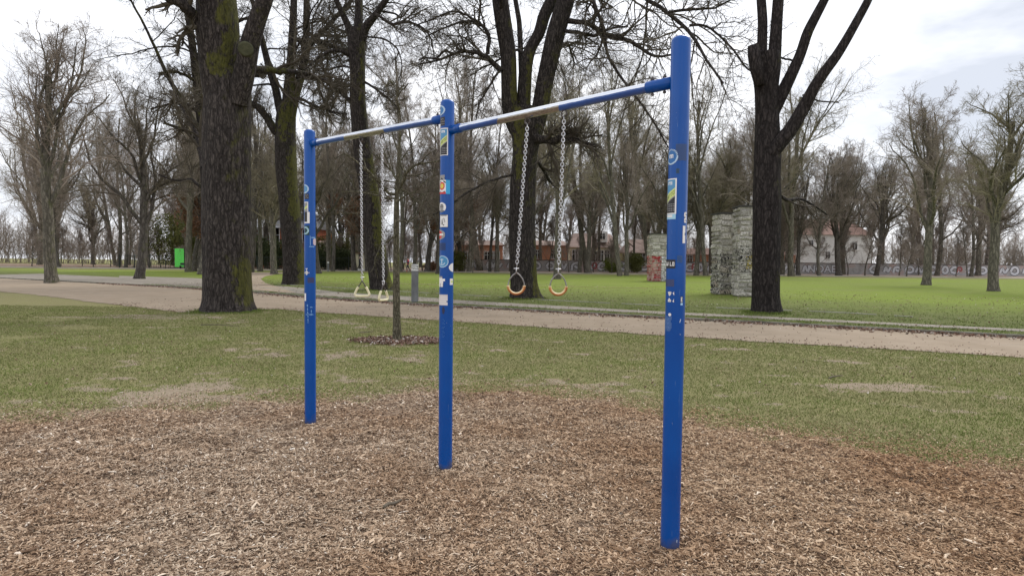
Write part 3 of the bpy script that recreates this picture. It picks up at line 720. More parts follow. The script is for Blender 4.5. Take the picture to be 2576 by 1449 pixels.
# --- oak half hidden behind the big one, at the left edge
b9 = at0 = dp(531, 700, 37.0); b9[2] = LZ; Y9 = 37.5
near_tree(b9, px_stem([(533, 725, 34), (531, 690, 30), (526, 600, 27), (520, 500, 25), (514, 380, 23), (508, 300, 22)], Y9),
    [px_stem([(509, 320, 22), (500, 250, 20), (489, 150, 18), (478, 70, 16), (466, -10, 14), (450, -100, 12)], Y9),
     px_stem([(515, 380, 14), (498, 330, 15), (478, 290, 13), (455, 250, 12), (420, 190, 9), (390, 120, 7)], Y9, -2)],
    [px_stem([(512, 362, 9), (490, 345, 9), (458, 325, 8), (410, 310, 6)], Y9, -2), px_stem([(495, 210, 9), (470, 190, 8), (440, 180, 7), (400, 185, 5)], Y9, -2),
     px_stem([(490, 150, 9), (520, 110, 8), (560, 70, 7), (640, 40, 5)], Y9, 2), px_stem([(505, 290, 9), (470, 262, 8), (430, 260, 6), (380, 275, 5)], Y9, 1),
     px_stem([(518, 480, 8), (480, 450, 7), (440, 455, 5), (400, 440, 4)], Y9, 1)],
    'mossy oak mostly hidden behind the left side of the massive oak', BARK_OAK2, 9, 5, 1.2, trunk_spawn=3, droop=.012)
# --- T3 leaning oak behind the left rings
b3 = gp(962, 730, LZ); Y3 = b3[1] + .5
q2 = lambda a, b, w: (858.2 + a * .2765, b * .2765, w * .2765)
near_tree(b3, px_stem([(964, 738, 68), (962, 728, 58), (956, 700, 52), (949, 650, 50), (942, 593, 47), (933, 504, 46), (916, 400, 45), (907, 332, 42), (900, 250, 38), (900, 190, 37), (897, 110, 44), (898, 75, 44)], Y3),
    [px_stem([(893, 110, 26), q2(60, 230, 60), q2(10, 120, 52), q2(-40, 20, 46), q2(-100, -150, 36)], Y3, -1),
     px_stem([(900, 110, 26), q2(160, 180, 74), q2(165, 0, 66), q2(170, -250, 52)], Y3, 1),
     px_stem([(905, 115, 26), q2(220, 250, 76), q2(320, 130, 60), q2(410, 0, 52), q2(520, -180, 38)], Y3, -1)],
    [px_stem([q2(310, 130, 26), q2(400, 190, 26), q2(475, 240, 26), q2(590, 190, 24), q2(680, 225, 24), q2(790, 290, 18), q2(825, 370, 14), q2(850, 520, 10)], Y3 - 1, -2),
     px_stem([q2(210, 335, 17), q2(330, 345, 16), q2(430, 370, 15), q2(520, 450, 13), q2(560, 600, 10), q2(520, 740, 8)], Y3 - .5, -2),
     px_stem([q2(200, 740, 24), q2(340, 830, 18), q2(450, 910, 16), q2(540, 1020, 10)], Y3, -1.5),
     px_stem([q2(100, 520, 34), q2(30, 480, 32), q2(-60, 450, 28), q2(-200, 520, 22), q2(-330, 640, 14)], Y3, -1.5),
     px_stem([q2(90, 950, 28), q2(30, 870, 34), q2(-60, 800, 32), q2(-170, 730, 24), q2(-300, 700, 16)], Y3, -1),
     px_stem([q2(90, 620, 20), q2(0, 600, 16), q2(-120, 640, 14), q2(-250, 650, 10)], Y3, 1),
     px_stem([q2(380, 110, 20), q2(470, 120, 18), q2(550, 165, 14), q2(640, 60, 8)], Y3, 1)],
    'dark oak leaning left, mossy on its right side, behind the two triangle grips', BARK_B3, 3, 6, 1.5, trunk_spawn=3, flare=.1, droop=.012)
# --- T5 centre oak behind the round rings
b5 = gp(1320, 752, LZ); Y5 = b5[1] + .6
q3 = lambda a, b, w: (1273 + a * .2765, b * .2765, w * .2765)
near_tree(b5, px_stem([(1322, 762, 80), (1321, 750, 74), (1317, 712, 68), (1315, 652, 66), (1312, 564, 66), (1314, 475, 64), (1320, 386, 62), (1323, 350, 72), (1323, 318, 86), (1325, 290, 92), (1326, 275, 84)], Y5),
    [px_stem([(1302, 330, 40), (1285, 290, 42), (1282, 250, 40), (1279, 138, 39), (1266, 55, 41), (1258, 0, 40), (1250, -80, 34), (1240, -160, 28)], Y5, -.8),
     px_stem([(1318, 330, 34), (1317, 250, 34), (1322, 166, 33), (1334, 119, 28), (1358, 83, 28), (1367, 40, 30), (1389, 0, 30), (1410, -90, 26), (1425, -180, 20)], Y5, .4),
     px_stem([(1345, 335, 40), (1357, 290, 42), (1368, 221, 42), (1386, 138, 44), (1399, 83, 46), (1424, 0, 44), (1450, -90, 38), (1480, -180, 30)], Y5, -.6),
     px_stem([(1312, 200, 14), q3(130, 400, 46), q3(120, 200, 46), q3(85, 0, 42), q3(60, -150, 36), q3(40, -300, 28)], Y5 + 1, 1.5)],
    [px_stem([(1428, 53, 14), (1467, 58, 12), (1502, 72, 12), (1519, 86, 12), (1541, 99, 12), (1574, 97, 10), (1605, 116, 9), (1632, 135, 8), (1652, 149, 7), (1688, 138, 5)], Y5 - .5, -2.5),
     px_stem([(1418, 77, 10), (1466, 86, 9), (1500, 91, 8), (1511, 83, 8), (1540, 70, 5), (1580, 68, 4)], Y5 - .5, -1.6),
     px_stem([(1522, 91, 8), (1527, 133, 8), (1544, 171, 7), (1566, 199, 6.5), (1591, 235, 6), (1619, 271, 5), (1641, 299, 5), (1660, 332, 4), (1682, 373, 3)], Y5 - 1.5, -1.5),
     px_stem([(1470, -60, 12), (1489, 0, 10), (1502, 28, 9), (1516, 69, 9), (1520, 100, 7)], Y5 - 1, -.5),
     px_stem([(1446, -70, 20), (1540, -50, 14), (1600, -18, 11), (1630, 0, 10), (1660, 17, 10), (1688, 44, 10), (1729, 66, 9), (1749, 102, 8), (1768, 141, 7), (1790, 171, 6), (1820, 210, 4)], Y5 - 1, -5),
     px_stem([(1682, 30, 7), (1743, 24, 7), (1798, 22, 5), (1840, 0, 4)], Y5 - 4, -1.5),
     px_stem([(1733, 66, 7), (1760, 62, 6), (1790, 72, 6), (1826, 105, 5), (1854, 138, 5), (1876, 171, 5), (1892, 182, 4)], Y5 - 4.5, -1),
     px_stem([(1262, 178, 15), (1237, 158, 13), (1223, 135, 12), (1190, 133, 9), (1160, 127, 8), (1137, 138, 7), (1121, 144, 6), (1099, 155, 5), (1074, 158, 5), (1052, 163, 4)], Y5 - .5, -1.5),
     px_stem([(1140, 137, 6), (1121, 127, 6), (1107, 138, 6), (1098, 150, 5), (1071, 145, 5), (1052, 152, 4)], Y5 - 1.4, -.5),
     px_stem([(1226, 137, 10), (1234, 91, 10), (1218, 72, 9), (1204, 53, 8), (1162, 55, 6), (1146, 60, 5), (1100, 78, 4), (1070, 96, 3)], Y5 - .8, -1),
     px_stem([(1204, 52, 6), (1209, 8, 6), (1200, -40, 5)], Y5 - 1, .5),
     px_stem([(1210, 58, 5), (1176, 41, 5), (1151, 28, 5), (1121, 33, 4), (1088, 50, 4), (1040, 66, 3)], Y5 - 1, -1.5),
     px_stem([(1256, 180, 6), (1240, 200, 6), (1224, 230, 5), (1205, 260, 4), (1196, 310, 3)], Y5 - .6, -1),
     px_stem([(1335, 345, 24), (1362, 348, 22), (1384, 357, 19), (1410, 352, 17), (1428, 348, 17), (1467, 360, 13), (1502, 368, 9)], Y5 - .3, -1.2),
     px_stem([(1345, 400, 9), (1365, 425, 9), (1380, 452, 8), (1396, 470, 5)], Y5 + .5, 1.5),
     px_stem([(1290, 440, 6), (1240, 452, 6), (1180, 480, 6), (1130, 520, 5), (1090, 540, 4)], Y5 - .5, -2)],
    'big oak in the centre dividing into upright stems above the right bar', BARK_B5, 5, 5, 1.35, flare=.12, side=30, trunk_spawn=2, droop=.012)
# --- T8 pollarded tree on the right
b8 = gp(1927, 788, LZ); Y8 = b8[1] + .45
near_tree(b8, px_stem([(1928, 798, 74), (1928, 786, 70), (1927, 750, 66), (1927, 712, 66), (1928, 623, 66), (1929, 560, 65), (1930, 504, 68), (1929, 445, 63), (1931, 400, 64), (1931, 332, 58), (1930, 277, 55), (1928, 221, 56), (1927, 175, 68), (1925, 150, 72), (1924, 138, 70)], Y8),
    [px_stem([(1918, 190, 30), (1917, 138, 24), (1919, 55, 23), (1915, 0, 22), (1908, -80, 18), (1900, -160, 14)], Y8, .5),
     px_stem([(1944, 190, 34), (1949, 138, 31), (1954, 55, 27), (1958, 0, 26), (1964, -80, 22), (1968, -170, 17)], Y8, 0),
     px_stem([(1938, 300, 30), (1955, 262, 31), (1975, 221, 30), (1995, 180, 27), (2014, 138, 25), (2031, 83, 24), (2053, 41, 22), (2076, -2, 20), (2110, -80, 16)], Y8, -.8),
     px_stem([(1938, 388, 38), (1958, 362, 38), (1986, 332, 34), (2014, 285, 33), (2031, 254, 30), (2050, 216, 27), (2075, 180, 25), (2103, 144, 24), (2130, 100, 22), (2180, 10, 19), (2220, -80, 15)], Y8 - .2, -1.2),
     ],
    [px_stem([(1955, 143, 5), (1990, 152, 5), (2012, 158, 3)], Y8, 1), px_stem([(2020, 240, 5), (2060, 255, 4), (2110, 258, 3)], Y8, 2),
     px_stem([(1965, 495, 9), (1985, 505, 9), (2010, 498, 7), (2040, 512, 5), (2080, 540, 4)], Y8 + .5, 2)],
    'dark lopped tree with a cut stub and four rising limbs beside the stone pillars', BARK_DARK, 8, 4, .6, flare=.1, side=28)
# its sawn stub belongs to the trunk
t8 = [o for o in sc.objects if o.get('label', '').startswith('dark lopped')][0]
m = MB(); S = px_stem([(1912, 215, 26), (1904, 175, 32), (1897, 140, 30), (1895, 116, 27)], Y8 - .35)
m.tube(S[:, :3], S[:, 3], 18); o = m.build('stub', BARK_DARK, t8, True); o.location = [-c for c in b8]
# --- T4 young tree in front of the path
b4 = T4; Y4 = b4[1] + .08
q6 = lambda a, b, w: (858.2 + a * .2961, 386 + b * .2961, w * .2961)
near_tree(b4, px_stem([(1000, 868, 25), (999, 850, 22), (998, 815, 19), (997, 712, 17), (997, 638, 15.5), (997, 564, 14.5), (998, 500, 13)], Y4),
    [px_stem([(998, 520, 12), (999, 475, 12), (1002, 430, 10), (1003, 387, 8), (1005, 345, 5), (1008, 310, 3)], Y4)],
    [px_stem([q6(470, 350, 26), q6(400, 345, 24), q6(330, 250, 26), q6(250, 170, 22), q6(170, 100, 18), q6(90, 40, 12), q6(20, 0, 8)], Y4, -.7),
     px_stem([q6(470, 385, 18), q6(370, 380, 16), q6(250, 345, 13), q6(120, 325, 10), q6(0, 330, 7)], Y4, .6),
     px_stem([q6(475, 330, 28), q6(510, 275, 30), q6(550, 190, 30), q6(570, 130, 24), q6(640, 95, 20), q6(740, 80, 14), q6(840, 70, 10), q6(960, 20, 7)], Y4, -.5),
     px_stem([q6(545, 160, 22), q6(500, 90, 20), q6(490, 0, 18), q6(450, -110, 14), q6(420, -240, 8)], Y4, .4),
     px_stem([q6(465, 570, 16), q6(500, 578, 14), q6(560, 575, 12), q6(630, 582, 8)], Y4 - .05, -.5),
     px_stem([q6(490, 670, 22), q6(430, 720, 18), q6(385, 765, 15), q6(335, 768, 10), q6(322, 830, 8), q6(280, 890, 7), q6(290, 950, 6), q6(250, 1010, 5)], Y4 - .05, -.4),
     px_stem([q6(480, 250, 16), q6(420, 130, 14), q6(380, 20, 12), q6(340, -90, 8)], Y4, .5),
     px_stem([q6(500, 300, 14), q6(560, 330, 12), q6(620, 400, 9), q6(650, 420, 6)], Y4, .5),
     px_stem([q6(470, 420, 14), q6(540, 360, 12), q6(640, 320, 9), q6(740, 210, 7), q6(830, 180, 5)], Y4, -.6),
     px_stem([q6(480, 250, 12), q6(410, 240, 10), q6(300, 215, 8), q6(160, 180, 6), q6(40, 170, 4)], Y4, -.9)],
    'slender young tree standing in a patch of fallen leaves', BARK_YOUNG, 4, 3, .5, lref=1.2, ext=.2, flare=.12, minr=.0022, twig=bark('bark_young_branch', (.08, .072, .048), (.21, .19, .135), moss=.45, fine=2.5, mcol=(.09, .1, .025)), side=10, wand=.2)

# ------------------------------------------------------------------ farther trees: a few kinds, copied
def far_kind(seed, H, r0, nl, style, leafy=False, tw=TWIG_FAR, bk=BARK_FAR, dens=1.0, minr=.011):
    rng = np.random.default_rng(seed)
    root = thing('park_tree', 'x', 'tree')
    n = 16; P = [np.zeros(3)]; D = np.array([rng.normal(0, .05), rng.normal(0, .05), 1.])
    hh = H * (.62 if style == 'oak' else .9)
    for i in range(n - 1):
        D = nrm(D + rng.normal(0, .06, 3) + np.array([0, 0, .12])); P.append(P[-1] + D * hh / (n - 1))
    P = np.array(P); R = r0 * np.linspace(1, .28 if style == 'slim' else .42, n)
    S = resample(np.c_[P, R], 34); parts = [bark_tube(S, 14, rng, .22, 0, .05)]
    P1, R1 = P[None], R[None]
    if style == 'oak':
        l1 = spawn(rng, P1, R1, nl, .28, 1.0, (.35, .95), (.6, .95), 13, .6, .13, .07, .2, .03)
    elif style == 'fork':
        l1 = spawn(rng, P1, R1, nl, .25, .95, (.25, .6), (.6, .95), 13, .62, .09, .06, .25, .03)
    else:
        l1 = spawn(rng, P1, R1, nl, .18, 1.0, (.6, 1.1), (.32, .52), 11, .42, .12, .06, .25, .025)
    big = tubes([l1], 7); parts.append(big)
    V, F = join(parts); link('trunk', mesh_np('trunk', V, F, np.full(len(F), 4), True, bk), root)
    B = spawn(rng, *l1, int(11 * dens), .12, 1, (.4, 1.1), (.3, .7), 9, .5, .19, .025, .3, .018)
    C = spawn(rng, *B, int(8 * dens), .1, 1, (.4, 1.15), (.35, .8), 7, .55, .2, .015, .4, .010)
    E_ = spawn(rng, *C, int(6 * dens), .05, 1, (.35, 1.1), (.5, 1.1), 5, .7, .2, .02, .6, minr * .62)
    V, F = join([tubes([B], 5), tubes([C], 3), tubes([E_], 3)])
    cr_ = link('crown', mesh_np('crown', V, F, np.full(len(F), 4), True, tw), root)
    if leafy:
        Q = E_[0][:, 1:].reshape(-1, 3); Q = Q[Q[:, 2] < H * .62]; Q = Q[rng.random(len(Q)) < .7]; nL = len(Q)
        a = nrm(rng.normal(0, 1, (nL, 3))); b = nrm(np.cross(a, rng.normal(0, 1, (nL, 3)))); s = rng.uniform(.08, .17, (nL, 1))
        V = np.stack([Q - a * s, Q - b * s * .6, Q + a * s, Q + b * s * .6], 1).reshape(-1, 3)
        lm_ = NT('brown_beech_leaf', .9, .1); lm_.col(lm_.ramp(lm_.noise(lm_.coord('Object'), 6, 3), [(.35, (.14, .07, .04)), (.65, (.25, .14, .085))]))
        link('leaves', mesh_np('leaves', V, np.arange(nL * 4), np.full(nL, 4), False, lm_.m), root)
    return root
KINDS = {
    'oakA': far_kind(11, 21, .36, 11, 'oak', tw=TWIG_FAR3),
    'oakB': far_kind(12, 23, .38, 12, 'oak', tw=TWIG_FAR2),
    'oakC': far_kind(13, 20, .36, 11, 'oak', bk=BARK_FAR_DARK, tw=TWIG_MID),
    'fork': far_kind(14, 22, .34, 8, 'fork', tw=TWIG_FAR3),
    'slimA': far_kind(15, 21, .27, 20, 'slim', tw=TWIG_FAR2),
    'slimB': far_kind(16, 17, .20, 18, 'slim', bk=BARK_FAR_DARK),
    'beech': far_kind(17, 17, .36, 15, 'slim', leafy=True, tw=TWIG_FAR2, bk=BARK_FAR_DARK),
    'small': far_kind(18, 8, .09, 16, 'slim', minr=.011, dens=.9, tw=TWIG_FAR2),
}
used = set()
def put(kind, x, y, s, label, rz=None, sz=1.0, group='bare trees beyond the lawn'):
    src = KINDS[kind]
    o = src if kind not in used else copy_tree(src)
    used.add(kind)
    o.location = (x, y, LZ - .03); o.rotation_euler = (0, 0, RNG.uniform(0, 6.28) if rz is None else rz); o.scale = (s, s, s * sz)
    o['label'] = label; o['category'] = 'tree'; o['group'] = group
    return o
def put_px(kind, px, py, s, label, **k):
    p = gp(px, py, LZ); return put(kind, p[0], p[1], s, label, **k)
KD = {'oakA': 'spreading greenish bare tree', 'oakB': 'tall brownish bare tree', 'oakC': 'dark bare tree', 'fork': 'forking bare tree', 'slimA': 'straight tall bare tree', 'slimB': 'thin straight dark tree', 'beech': 'beech holding dry brown leaves', 'small': 'small thin bare tree'}
LM = [  # kind, base pixel, scale, what singles it out
    ('oakA', 1401, 702, 1.0, 'mossy mid-distance tree right of the centre oak, behind the right ring'),
    ('fork', 1560, 694, .92, 'left trunk of the grey-green pair standing in the lawn'),
    ('oakB', 1576, 693.5, .80, 'right trunk of the grey-green pair standing in the lawn'),
    ('oakA', 1751, 693, .92, 'left trunk of the mossy pair just right of the nearest post'),
    ('fork', 1776, 693.5, .96, 'right trunk of the mossy pair just right of the nearest post'),
    ('oakC', 2008, 692.5, .92, 'tree with flared foot between the lopped tree and the right edge'),
    ('oakB', 2122, 691, 1.0, 'tall tree cut by the right edge of the picture'),
    ('slimB', 1972, 685.5, 1.2, 'dark trunk hugging the right side of the lopped tree'),
    ('oakC', 892, 681, 1.15, 'dark mossy tree between the left post and the leaning oak'),
    ('slimA', 1006, 684.5, 1.25, 'mossy trunk peeping out behind the young tree'),
    ('slimA', 1042, 683.5, 1.1, 'straight grey trunk directly behind the bollard'),
    ('oakC', 1100, 689, .62, 'mossy tree with flared foot just left of the middle post'),
    ('slimA', 1181, 684, 1.3, 'straight trunk in front of the orange building'),
    ('oakA', 1250, 684.5, 1.05, 'green-stained trunk left of the centre oak'),
    ('slimB', 1232, 684, 1.3, 'dark trunk left of the green-stained one near the centre oak'),
    ('small', 1189, 686.5, .8, 'sapling at the lawn edge in front of the orange building'),
    ('slimA', 1457, 686, 1.25, 'straight trunk with broad foot left of the cream building'),
    ('slimA', 1509, 683.5, 1.1, 'trunk standing before the middle of the cream building'),
    ('slimB', 1627, 684.5, 1.25, 'dark straight trunk left of the small red-painted pillar'),
    ('slimA', 1597, 684.5, .9, 'lone trunk between the lawn pair and the painted pillar'),
    ('small', 1538, 687, .7, 'sapling beside the round green bush'),
    ('beech', 1075, 682.8, 1.25, 'brown-leaved beech right of the runner'),
    ('beech', 1160, 682.4, 1.15, 'brown-leaved beech near the orange building'),
    ('beech', 925, 682, 1.1, 'brown-leaved beech above the cream kiosk'),
    ('beech', 488, 683, .9, 'brown-leaved beech at the far left'),
    ('oakB', 474, 684, 1.0, 'tree beside the green banner at the left edge'),
    ('oakA', 655, 683, .88, 'forked tree in front of the red brick house'),
    ('oakC', 630, 685, 1.15, 'mossy trunk peeping past the right side of the massive oak'),
    ('slimB', 838, 682.5, 1.35, 'thin dark tree above the hedge'),
]
for kd, a, b, s, lab in LM: put_px(kd, a, b, s, lab, sz=1.0 if kd in ('small', 'beech') else 1.28)
cnt = 0
kl = ['oakA', 'oakB', 'oakC', 'fork', 'slimA', 'slimB', 'oakB', 'slimA', 'beech']
adj = {'oakA': 'spreading greenish', 'oakB': 'tall brownish', 'oakC': 'dark spreading', 'fork': 'forking', 'slimA': 'straight grey', 'slimB': 'thin dark', 'beech': 'brown-leaved'}
rg = np.random.default_rng(77)
for row, (Yr, nt_) in enumerate(((100, 15), (111, 18), (125, 20), (141, 20), (159, 18))):
    for i in range(nt_):
        fx = (i + .5 + rg.uniform(-.32, .32)) / nt_
        pxx = 60 + fx * 2450
        kd = kl[rg.integers(len(kl))]
        if kd == 'beech' and not (850 < pxx < 1250): kd = 'slimA'
        X_ = dp(pxx, 700, Yr)[0]
        if 2015 < pxx < 2105 and row < 4: continue
        put(kd, X_, Yr + rg.uniform(-4, 4), rg.uniform(1.0, 1.45), '%s bare tree in the mass of trees behind the lawn' % adj[kd], sz=rg.uniform(1.0, 1.25), group='trees in the far wood: ' + adj[kd])
rg = np.random.default_rng(99)
for i in range(60):
    pxx = 60 + 2450 * (i + rg.uniform(0, 1)) / 60; Yr = rg.uniform(99, 112)
    if 2025 < pxx < 2100 and rg.random() < .7: continue
    if 655 < pxx < 705: continue
    put('small', dp(pxx, 700, Yr)[0], Yr, rg.uniform(.7, 1.35), 'thin bare sapling in the undergrowth below the far trees', group='saplings under the far trees')
# mid-distance fillers outside and behind the main ones (left park side is densely wooded)
for kd, a, Yt, s, lab in (('oakC', 350, 46, .95, 'dark tree well left of the massive oak'), ('oakB', 130, 38, .9, 'tall tree far out at the left'), ('fork', 505, 62, .95, 'forked tree half hidden behind the massive oak'),
                          ('oakC', 800, 72, 1.05, 'dark tree beyond the left post'), ('oakA', 690, 66, 1.0, 'greenish tree behind the many-stemmed oak'),
                          ('oakB', 2330, 52, .9, 'tall tree beyond the right edge'), ('oakA', 2500, 40, .85, 'spreading tree far out at the right'), ('oakC', 1690, 84, 1.0, 'dark tree hidden behind the nearest post'),
                          ('oakB', 1480, 96, 1.1, 'tall brownish tree above the cream building'), ('oakC', 1860, 92, 1.0, 'dark tree behind the stone pillars'), ('slimA', 2060, 96, 1.0, 'straight tree in front of the white house'), ('slimB', 1130, 90, 1.3, 'thin dark tree behind the middle post'),
                          ('oakA', 1800, 88, 1.25, 'greenish tree rising behind the stone pillars'), ('oakB', 1905, 84, 1.3, 'brownish tree rising behind the lopped tree'), ('fork', 1990, 90, 1.3, 'forking tree between lopped tree and white house'), ('oakC', 2110, 100, 1.3, 'dark tree before the right end of the white house'), ('oakB', 1330, 88, 1.3, 'brownish tree behind the centre oak'), ('oakA', 1660, 90, 1.3, 'greenish tree behind the painted pillar')):
    p = dp(a, 700, Yt); put(kd, p[0], Yt, s, lab)

# distant thicket closing the view under the far crowns: nobody could count its stems
def thicket():
    rng = np.random.default_rng(55); N = 2600
    x = rng.uniform(-260, 260, N); y = rng.uniform(166, 182, N); h = rng.uniform(5, 13, N) * (1 + .25 * fbm(x, y, 30, 71)); n = 7
    k = ~((x > 55) & (x < 105) & (rng.random(N) < .8)); x, y, h = x[k], y[k], h[k]; N = len(x)
    t = np.linspace(0, 1, n)
    P = np.stack([x[:, None] + rng.normal(0, .7, (N, n)).cumsum(1) * .5, y[:, None] + rng.normal(0, .7, (N, n)).cumsum(1) * .5, h[:, None] * t[None] + LZ], -1)
    S = (P, np.full((N, n), .07) * np.linspace(1, .4, n)[None])
    B = spawn(rng, *S, 9, .1, 1, (.4, 1.1), (.25, .6), 5, .6, .2, .04, .4, .03)
    C = spawn(rng, *B, 6, .1, 1, (.4, 1.1), (.4, .9), 4, .7, .2, .03, .6, .020)
    V, F = tubes([S, B, C], 3)
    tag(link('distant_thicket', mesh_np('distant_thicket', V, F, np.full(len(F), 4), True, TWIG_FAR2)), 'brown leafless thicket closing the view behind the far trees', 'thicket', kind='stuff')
thicket()

# ------------------------------------------------------------------ bushes and hedges
def bush(name, label, cat, c, size, nleaf, cols, seed, ls=.09, group=None):
    rng = np.random.default_rng(seed); root = thing(name, label, cat, tuple(c), group=group)
    P = nrm(rng.normal(0, 1, (nleaf, 3))) * (rng.random((nleaf, 1)) ** .45)
    lump = 1 + .22 * np.sin(P[:, 0] * 5 + seed) * np.cos(P[:, 2] * 6) + .12 * np.sin(P[:, 1] * 9)
    P = P * lump[:, None] * np.array(size) / 2; P[:, 2] += size[2] / 2; P = P[P[:, 2] > 0]; nleaf = len(P)
    a = nrm(rng.normal(0, 1, (nleaf, 3))); b = nrm(np.cross(a, rng.normal(0, 1, (nleaf, 3)))); s = rng.uniform(.6, 1.4, (nleaf, 1)) * ls
    V = np.stack([P - a * s, P - b * s * .6, P + a * s, P + b * s * .6], 1).reshape(-1, 3)
    n = NT('leaf_' + name, .85, .2); n.col(n.ramp(n.attr('rnd').outputs['Fac'], [(0, cols[0]), (1, cols[1])]))
    link('foliage', mesh_np('foliage', V, np.arange(nleaf * 4), np.full(nleaf, 4), False, n.m, attrs={'rnd': np.repeat(rng.random(nleaf), 4)}), root)
    Q = np.zeros((9, 5, 3)); Q[:, :, :2] = (rng.uniform(-.35, .35, (9, 1, 2)) * np.array(size)[:2]) * np.linspace(.4, 1, 5)[None, :, None]; Q[:, :, 2] = np.linspace(0, .7, 5) * size[2]
    V, F = tubes([(Q, np.full((9, 5), .03))], 5)
    link('branches', mesh_np('branches', V, F, np.full(len(F), 4), True, BARK_FAR_DARK), root)
    return root
def at(px, Y_, z=LZ): p = dp(px, 700, Y_); return (p[0], Y_, z)
DG = ((.018, .028, .012), (.07, .085, .03)); OL = ((.05, .06, .018), (.17, .17, .05)); YG = ((.09, .11, .02), (.20, .24, .05))
HG = 'clipped hedge pieces behind the railing'
bush('hedge', 'dark green hedge right of the left post behind the railing', 'hedge', at(815, 101), (8.5, 3, 3.6), 9000, DG, 1, .12, HG)
bush('hedge', 'dark green hedge left of the dark mossy tree', 'hedge', at(862, 101), (6, 3, 3.5), 7000, DG, 2, .12, HG)
bush('conifer_bush', 'dark conifer-like bush below the brick house windows', 'bush', at(695, 103), (7, 4, 5.2), 9000, DG, 3, .12)
bush('conifer_bush', 'dark bush behind the forked tree near the massive oak', 'bush', at(645, 104), (5, 4, 6), 8000, DG, 4, .12)
bush('shrub', 'yellow-green willowy shrub at the left behind the banner fence', 'bush', at(500, 104), (9, 5, 9), 9000, OL, 5, .13)
bush('shrub', 'olive shrub at the far left edge', 'bush', at(440, 106), (10, 5, 10), 9000, OL, 6, .13)
bush('shrub', 'olive shrub rising above the hedge', 'bush', at(850, 112), (11, 5, 6.5), 9000, OL, 7, .13)
bush('shrub', 'yellow-green shrub right of the middle post', 'bush', at(1140, 100), (4.6, 3, 3.6), 6000, OL, 8, .11)
bush('shrub', 'round bright green bush before the graffiti wall', 'bush', at(1540, 104), (3.2, 2.5, 2.6), 5000, YG, 9, .10)
bush('shrub', 'olive bush at the foot of the lawn pair of trunks', 'bush', at(1597, 104), (3.4, 2.5, 3.6), 5000, OL, 10, .10)
bush('shrub', 'small brown bush between the runner and the middle post', 'bush', at(1084, 99), (2.6, 2, 1.6), 2500, ((.14, .07, .04), (.3, .17, .11)), 11, .09)

# ------------------------------------------------------------------ buildings
def win(m_f, m_p, root, x, y, z, w, h, rz=0, bars=2):
    fr = MB(); t = .12
    fr.box((x, y, z + h / 2), (w, .12, t)); fr.box((x, y, z - h / 2), (w, .12, t))
    for s in (-1, 1): fr.box((x + s * w / 2, y + .003, z), (t, .12, h + t))
    for b in range(1, bars): fr.box((x - w / 2 + w * b / bars, y - .004, z), (t * .8, .12, h - t))
    fr.box((x, y - .008, z + h * .15), (w - t, .12, t * .7))
    f = fr.build('window', m_f, root)
    MB().box((x, y + .09, z), (w, .04, h)).build('pane', m_p, f)
GLASS = NT('dark_glass', .15, .5).col((.03, .035, .04)).m
WHITE = flat('white_paint', (.72, .72, .70)); BRICK = simple('red_brick', (.27, .085, .045), (.42, .15, .085), 1.2, .9, .2, 0, 0, (1, 1, 5), 8)
ORANGE = simple('orange_render', (.42, .19, .11), (.52, .255, .16), .6, .9, .2)
CREAM = simple('cream_render', (.52, .48, .33), (.68, .63, .46), .5, .9, .2); GREYROOF = simple('slate_roof', (.18, .18, .19), (.30, .30, .31), 1.5, .8, .3)
REDROOF = simple('clay_roof', (.20, .125, .10), (.30, .195, .16), 1.2, .9, .2, 0, 0, (1, 1, 4)); PINKROOF = simple('faded_roof', (.24, .17, .145), (.33, .25, .215), 1.0, .9, .2)
OFFWHITE = simple('white_render', (.66, .66, .63), (.80, .80, .77), .4, .9, .2)
def house(label, px0, px1, Yh, ztop, roof_z, wall, roof, wins, depth=10, cat='building', hip=.15, name='house', extra=None):
    x0, x1 = dp(px0, 700, Yh)[0], dp(px1, 700, Yh)[0]; cx = (x0 + x1) / 2; wd = x1 - x0
    root = thing(name, label, cat, (cx, Yh, LZ))
    zt = dp(px0, ztop, Yh)[2] - LZ; zr = dp(px0, roof_z, Yh)[2] - LZ
    MB().box((0, depth / 2, zt / 2), (wd, depth, zt)).build('wall', wall, root)
    ov = .5; a = wd / 2 + ov; q = wd * hip
    V = [(-a, -ov, zt + .003), (a, -ov, zt + .003), (a, depth + ov, zt + .003), (-a, depth + ov, zt + .003), (-a + q, depth / 2, zr), (a - q, depth / 2, zr)]
    MB().add(V, [(0, 1, 5, 4), (1, 2, 5), (2, 3, 4, 5), (3, 0, 4), (3, 2, 1, 0)]).build('roof', roof, root)
    for (pa, pya, w_, h_) in wins:
        p = dp(pa, pya, Yh); win(WHITE, GLASS, root, p[0] - cx, -.07, p[2] - LZ, w_, h_)
    if extra: extra(root, cx, zt)
    return root
house('red brick house with grey slate roof and white windows behind the left trees', 612, 790, 122, 573, 532, BRICK, GREYROOF, [(672, 592, 1.6, 2.6), (691, 600, 2.0, 4.6), (650, 592, 1.6, 2.6), (632, 592, 1.6, 2.6), (725, 594, 1.6, 2.6), (771, 594, 1.6, 2.6)], 14)
house('taller red brick block behind the slate-roofed house at the left', 440, 682, 150, 525, 500, BRICK, REDROOF, [(625, 540, 2, 3), (650, 540, 2, 3), (480, 545, 2, 3)], 14)
house('low pale yellow building over the hedge right of the left post', 792, 835, 118, 611, 604, CREAM, PINKROOF, [(806, 620, 1.8, .9), (822, 620, 1.8, .9)], 8)
house('orange building seen left of the centre oak', 1146, 1262, 128, 616, 602, ORANGE, PINKROOF, [(1163, 646, 1.2, 2.2), (1176, 646, 1.2, 2.2), (1226, 646, 1.4, 2.2), (1240, 646, 1.2, 2.2), (1250, 646, 1.2, 2.2)], 10)
